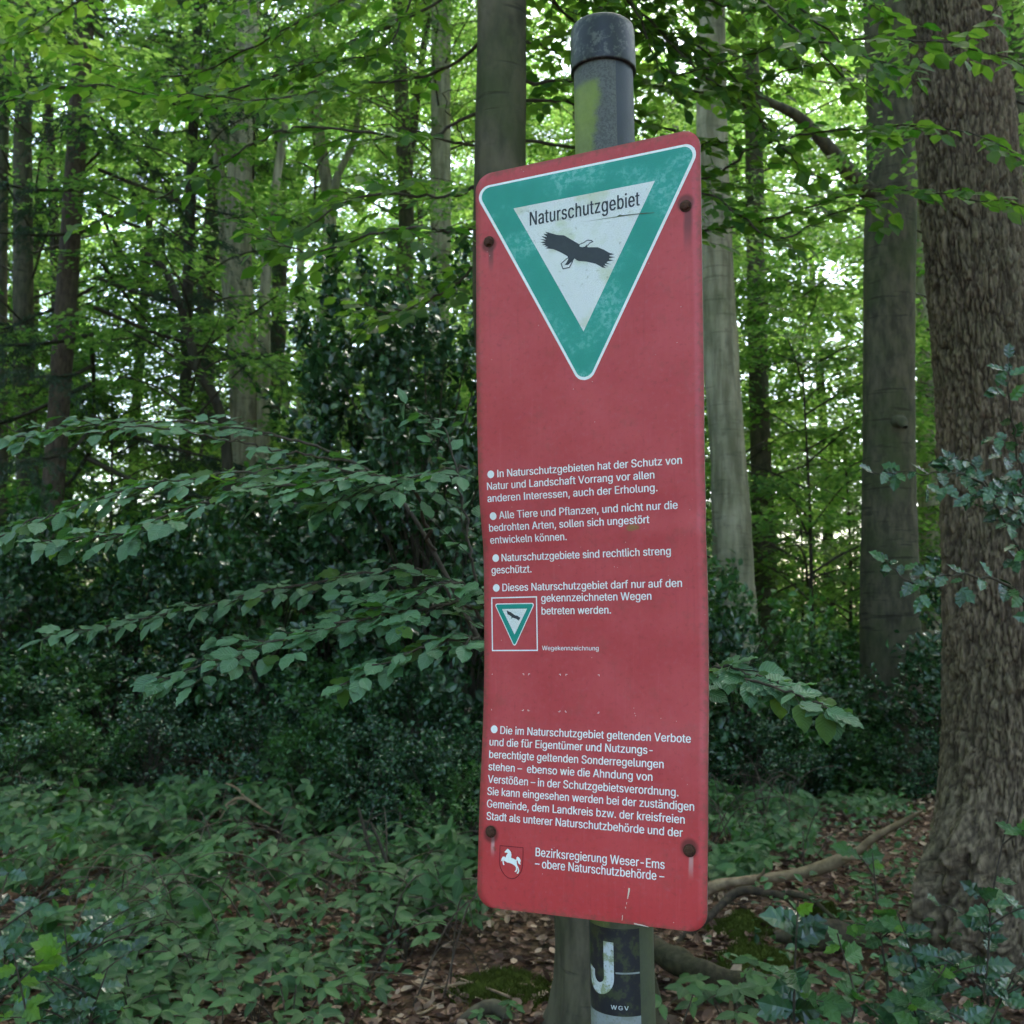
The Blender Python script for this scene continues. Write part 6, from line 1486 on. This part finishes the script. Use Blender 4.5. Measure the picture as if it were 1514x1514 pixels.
def bramble_plant(px_, py_, d, nst, ls, label, seed, group=None, R=.26, H=.22):
    r = np.random.default_rng(seed)
    c = pix(px_, py_, d); base = np.array([c.x, d, gz(c.x, d)])
    t = empty('bramble_plant', tuple(base)); tag(t, label, 'bramble', group)
    for s in range(nst):
        th = s * 6.28 / nst + r.normal() * .4; d_ = np.array([math.cos(th), math.sin(th), 0]); R1 = R * (.6 + .6 * r.random()); H1 = H * (.7 + .6 * r.random())
        path = catmull([np.zeros(3), d_ * R1 * .35 + [0, 0, H1 * .8], d_ * R1 * .8 + [0, 0, H1], d_ * R1 * 1.2 + [0, 0, H1 * .8]], 5)
        b = Bag(); b.add(tube(path, np.linspace(.0032, .0015, len(path)), 5)); so = link('stem', b.mesh('stem', M['twig']), t)
        for k in range(3):
            f = .45 + .27 * k; i = min(int(f * (len(path) - 1)), len(path) - 2); p = path[i]
            a = th + (1 if k % 2 else -1) * .8 * (k < 2); out = norm(np.array([math.cos(a), math.sin(a), .05]))
            P, A, N, S = trifoliate(r, p + [0, 0, .02], out, ls, norm(np.array([0, -.45, 1])))
            for q, a_, n_, s_ in zip(P, A, N, S):
                o = bpy.data.objects.new('leaf', single_leaf_mesh('bramble', M['bramble_leaf'])); COL.objects.link(o)
                o.parent = so; o.matrix_local = frame_matrix(q, a_, n_, s_)
bramble_plant(1085, 1455, 3.7, 5, .07, 'bramble with oval leaves right of the post foot, in front of the dark log', 1)
bramble_plant(1150, 1480, 3.7, 4, .065, 'bramble right of the one beside the post foot', 2)
bramble_plant(735, 1500, 3.8, 3, .04, 'small three-leaved bramble between moss and post', 3, R=.1, H=.1)
bramble_plant(805, 1400, 5.3, 4, .07, 'bramble peeping out below the sign beside the beech foot', 4)
for k, (a, b_, d) in enumerate(((330, 1500, 3.7), (430, 1480, 3.8), (450, 1400, 4.3), (600, 1375, 4.7), (250, 1480, 3.8), (200, 1400, 4.1), (380, 1420, 4.1), (660, 1330, 5.0), (300, 1380, 4.3), (590, 1330, 4.9), (130, 1500, 3.7), (520, 1340, 4.7))):
    bramble_plant(a, b_, d, 5, .072, 'leafy bramble on the leaf litter, bottom left of the sign', 20 + k, 'brambles in the left foreground')

# ------------------------------------------------------------------ DEAD WOOD, MOSS
def log(name, label, cat, pts, radii, mat, seed=0, rough=.12, seg=12, group=None, extra=()):
    P = [np.array(pix(*p)) for p in pts]
    base = P[0]; t = empty(name, tuple(base)); tag(t, label, cat, group)
    V, F = trunk_mesh([p - base for p in P], radii, seg, mat, rough, 0, seed, zstep=.03)
    link('wood', mesh_np('wood', V, F, smooth=True, mat=mat), t)
    for e, rad in extra:
        V, F = trunk_mesh([np.array(pix(*p)) - base for p in e], rad, 7, mat, rough, 0, seed + 1, zstep=.03)
        link('side_branch', mesh_np('side_branch', V, F, smooth=True, mat=mat), t)
    return t
log('fallen_branch', 'long pale barkless branch leaning from the litter up to the oak', 'branch',
    [(985, 1345, 5.3), (1060, 1310, 5.3), (1100, 1303, 5.28), (1190, 1290, 5.2), (1260, 1262, 5.1), (1290, 1240, 5.05), (1330, 1218, 5.0), (1365, 1198, 4.95)],
    [.022, .027, .027, .029, .031, .023, .019, .004], M['dead_wood'], 3, .22, 16, extra=[([(1245, 1268, 5.1), (1275, 1268, 5.05), (1300, 1262, 5.0)], [.016, .012, .003]), ([(1120, 1300, 5.26), (1128, 1290, 5.2), (1131, 1284, 5.18)], [.012, .009, .003])])
log('fallen_branch', 'thin dark branch lying under the pale one', 'branch', [(1000, 1395, 4.9), (1045, 1358, 5.0), (1090, 1318, 5.1), (1130, 1320, 5.1), (1165, 1328, 5.1), (1180, 1350, 5.0)],
    [.022, .02, .018, .018, .016, .008], M['old_log'], 4, .12, 10, extra=[([(1165, 1320, 5.1), (1200, 1330, 5.0), (1230, 1355, 4.9), (1240, 1362, 4.9)], [.014, .012, .01, .008])])
log('rotting_log', 'dark rotting log at the bottom with pale splintered wood at its end', 'log', [(960, 1400, 4.5), (1050, 1440, 4.3), (1130, 1462, 4.2), (1190, 1490, 4.1), (1260, 1520, 4.0)],
    [.045, .055, .06, .055, .01], M['old_log'], 5, .4, 20)
log('splintered_wood', 'pale splintered strip of wood lying along the dark rotting log', 'wood', [(1125, 1462, 4.12), (1160, 1475, 4.05), (1200, 1492, 4.0), (1245, 1508, 3.95)], [.008, .028, .03, .006], M['dead_wood'], 6, .35, 8)
log('mossy_log', 'short mossy log between the pale branch and the oak foot', 'log', [(1145, 1385, 4.75), (1200, 1378, 4.75), (1250, 1385, 4.7), (1300, 1395, 4.65)], [.02, .06, .06, .015], M['old_log'], 7, .35, 18)
log('log_end', 'rotten log end with pale broken face, below the sign beside the beech', 'log', [(748, 1374, 5.3), (775, 1376, 5.35), (830, 1380, 5.4)], [.02, .06, .06], M['dead_wood'], 8, .4, 16)
log('tree_root', 'grey arching root at the bottom left of the post', 'root', [(668, 1525, 4.0), (700, 1500, 4.05), (728, 1488, 4.1), (745, 1500, 4.05), (770, 1530, 4.0)], [.018, .026, .034, .028, .02], M['beech_bark'], 9, .15, 12)
log('stick', 'pale upright broken stick right of the rotting log start', 'stick', [(1076, 1520, 3.6), (1080, 1490, 3.6), (1083, 1466, 3.6)], [.007, .007, .005], M['dead_wood'], 10, .1, 8)
log('dead_branch', 'pale curved dead branch in the brambles left of centre', 'branch', [(325, 1200, 6.6), (345, 1183, 6.6), (362, 1180, 6.6), (385, 1195, 6.5), (402, 1205, 6.5)], [.007, .009, .010, .009, .004], M['dead_wood'], 11, .1, 8,
    extra=[([(362, 1180, 6.6), (350, 1165, 6.6), (333, 1158, 6.6)], [.009, .008, .006]), ([(350, 1186, 6.6), (335, 1195, 6.55), (325, 1212, 6.5)], [.007, .006, .004])])
log('bare_sapling', 'left one of two thin dark bare saplings in the brambles beside the sign', 'sapling', [(565, 1330, 5.6), (548, 1260, 5.6), (530, 1195, 5.6)], [.011, .010, .007], M['twig'], 12, .05, 7)
log('bare_sapling', 'right one of two thin dark bare saplings in the brambles beside the sign', 'sapling', [(585, 1325, 5.6), (570, 1270, 5.6), (548, 1215, 5.6)], [.011, .010, .006], M['twig'], 13, .05, 7)
log('stick', 'short grey stick on the litter at the lower left of the moss', 'stick', [(595, 1512, 4.0), (620, 1500, 4.05), (645, 1488, 4.1)], [.006, .006, .004], M['dead_wood'], 14, .1, 7)
rs = random.Random(4)
for k in range(60):
    d = rs.uniform(4.0, 8.5); px_ = rs.choice([rs.uniform(450, 720), rs.uniform(1040, 1340)]); q = pix(px_, 896, d); x = q.x; a = rs.uniform(0, 3.14); L = rs.uniform(.12, .4)
    P = [np.array([x + math.cos(a) * L * t, d + math.sin(a) * L * t, gz(x, d) + .03 + rs.uniform(0, .02)]) for t in (-.5, -.1, .2, .5)]
    t = empty('fallen_twig', tuple(P[0])); tag(t, 'small dry twig lying on the leaf litter', 'twig', 'small twigs on the leaf litter')
    V, F = tube(catmull(P, 4) - P[0], np.linspace(.006, .003, 13), 5)
    link('wood', mesh_np('wood', V, F, smooth=True, mat=rs.choice([M['dead_wood'], M['old_log']])), t)

def moss_mound(px_, py_, d, w, dp, h, label, seed):
    c = pix(px_, py_, d); n = 36; V = []
    for i in range(n + 1):
        for j in range(n + 1):
            u = i / n * 2 - 1; v = j / n * 2 - 1; rr = min(1, math.hypot(u, v)); x = c.x + u * w; y = d + v * dp
            nz_ = mnoise.noise(Vector((x * 9, y * 9, seed))) + .5 * mnoise.noise(Vector((x * 26, y * 26, seed)))
            z = gz(x, y) - .03 + (h * (.7 + 1.1 * nz_) + .03) * max(0, 1 - rr ** 1.6 * (1 + 1.1 * nz_)) ** .8
            V.append((x, y, z))
    i = np.arange(n)[:, None] * (n + 1); j = np.arange(n)[None]
    F = np.stack([i + j, i + n + 1 + j, i + n + 2 + j, i + 1 + j], -1).reshape(-1, 4)
    V = np.array(V); r = np.random.default_rng(seed)
    base = np.array([c.x, d, 0]); t = empty('moss_mound', tuple(base)); tag(t, label, 'moss', kind='stuff')
    o = link('cushion', mesh_np('cushion', V - base, F, smooth=True, mat=M['moss']), t); o['kind'] = 'stuff'
    m = 5000; k = r.integers(len(V), size=m); k = k[[V[q][2] > gz(V[q][0], V[q][1]) - .005 for q in k]]
    Pm = V[k] + r.normal(size=(len(k), 3)) * [w / n, dp / n, .002]
    o = link('moss_shoots', leaf_mass('moss_shoots', 'needle', (Pm - base, norm(rand_unit(r, len(k)) * .6 + [0, 0, 1]), rand_unit(r, len(k)), .016 + .014 * r.random(len(k))), M['moss'], 1), t); o['kind'] = 'stuff'
moss_mound(745, 1465, 4.35, .24, .22, .09, 'dark green moss hummock left of the post foot', 1)
moss_mound(1100, 1356, 5.0, .18, .2, .07, 'moss hummock under the pale fallen branch', 2)
moss_mound(1120, 1410, 4.6, .22, .2, .08, 'moss hummock in front of the mossy log', 3)
moss_mound(1225, 1350, 5.2, .16, .12, .06, 'moss cushion behind the mossy log', 4)
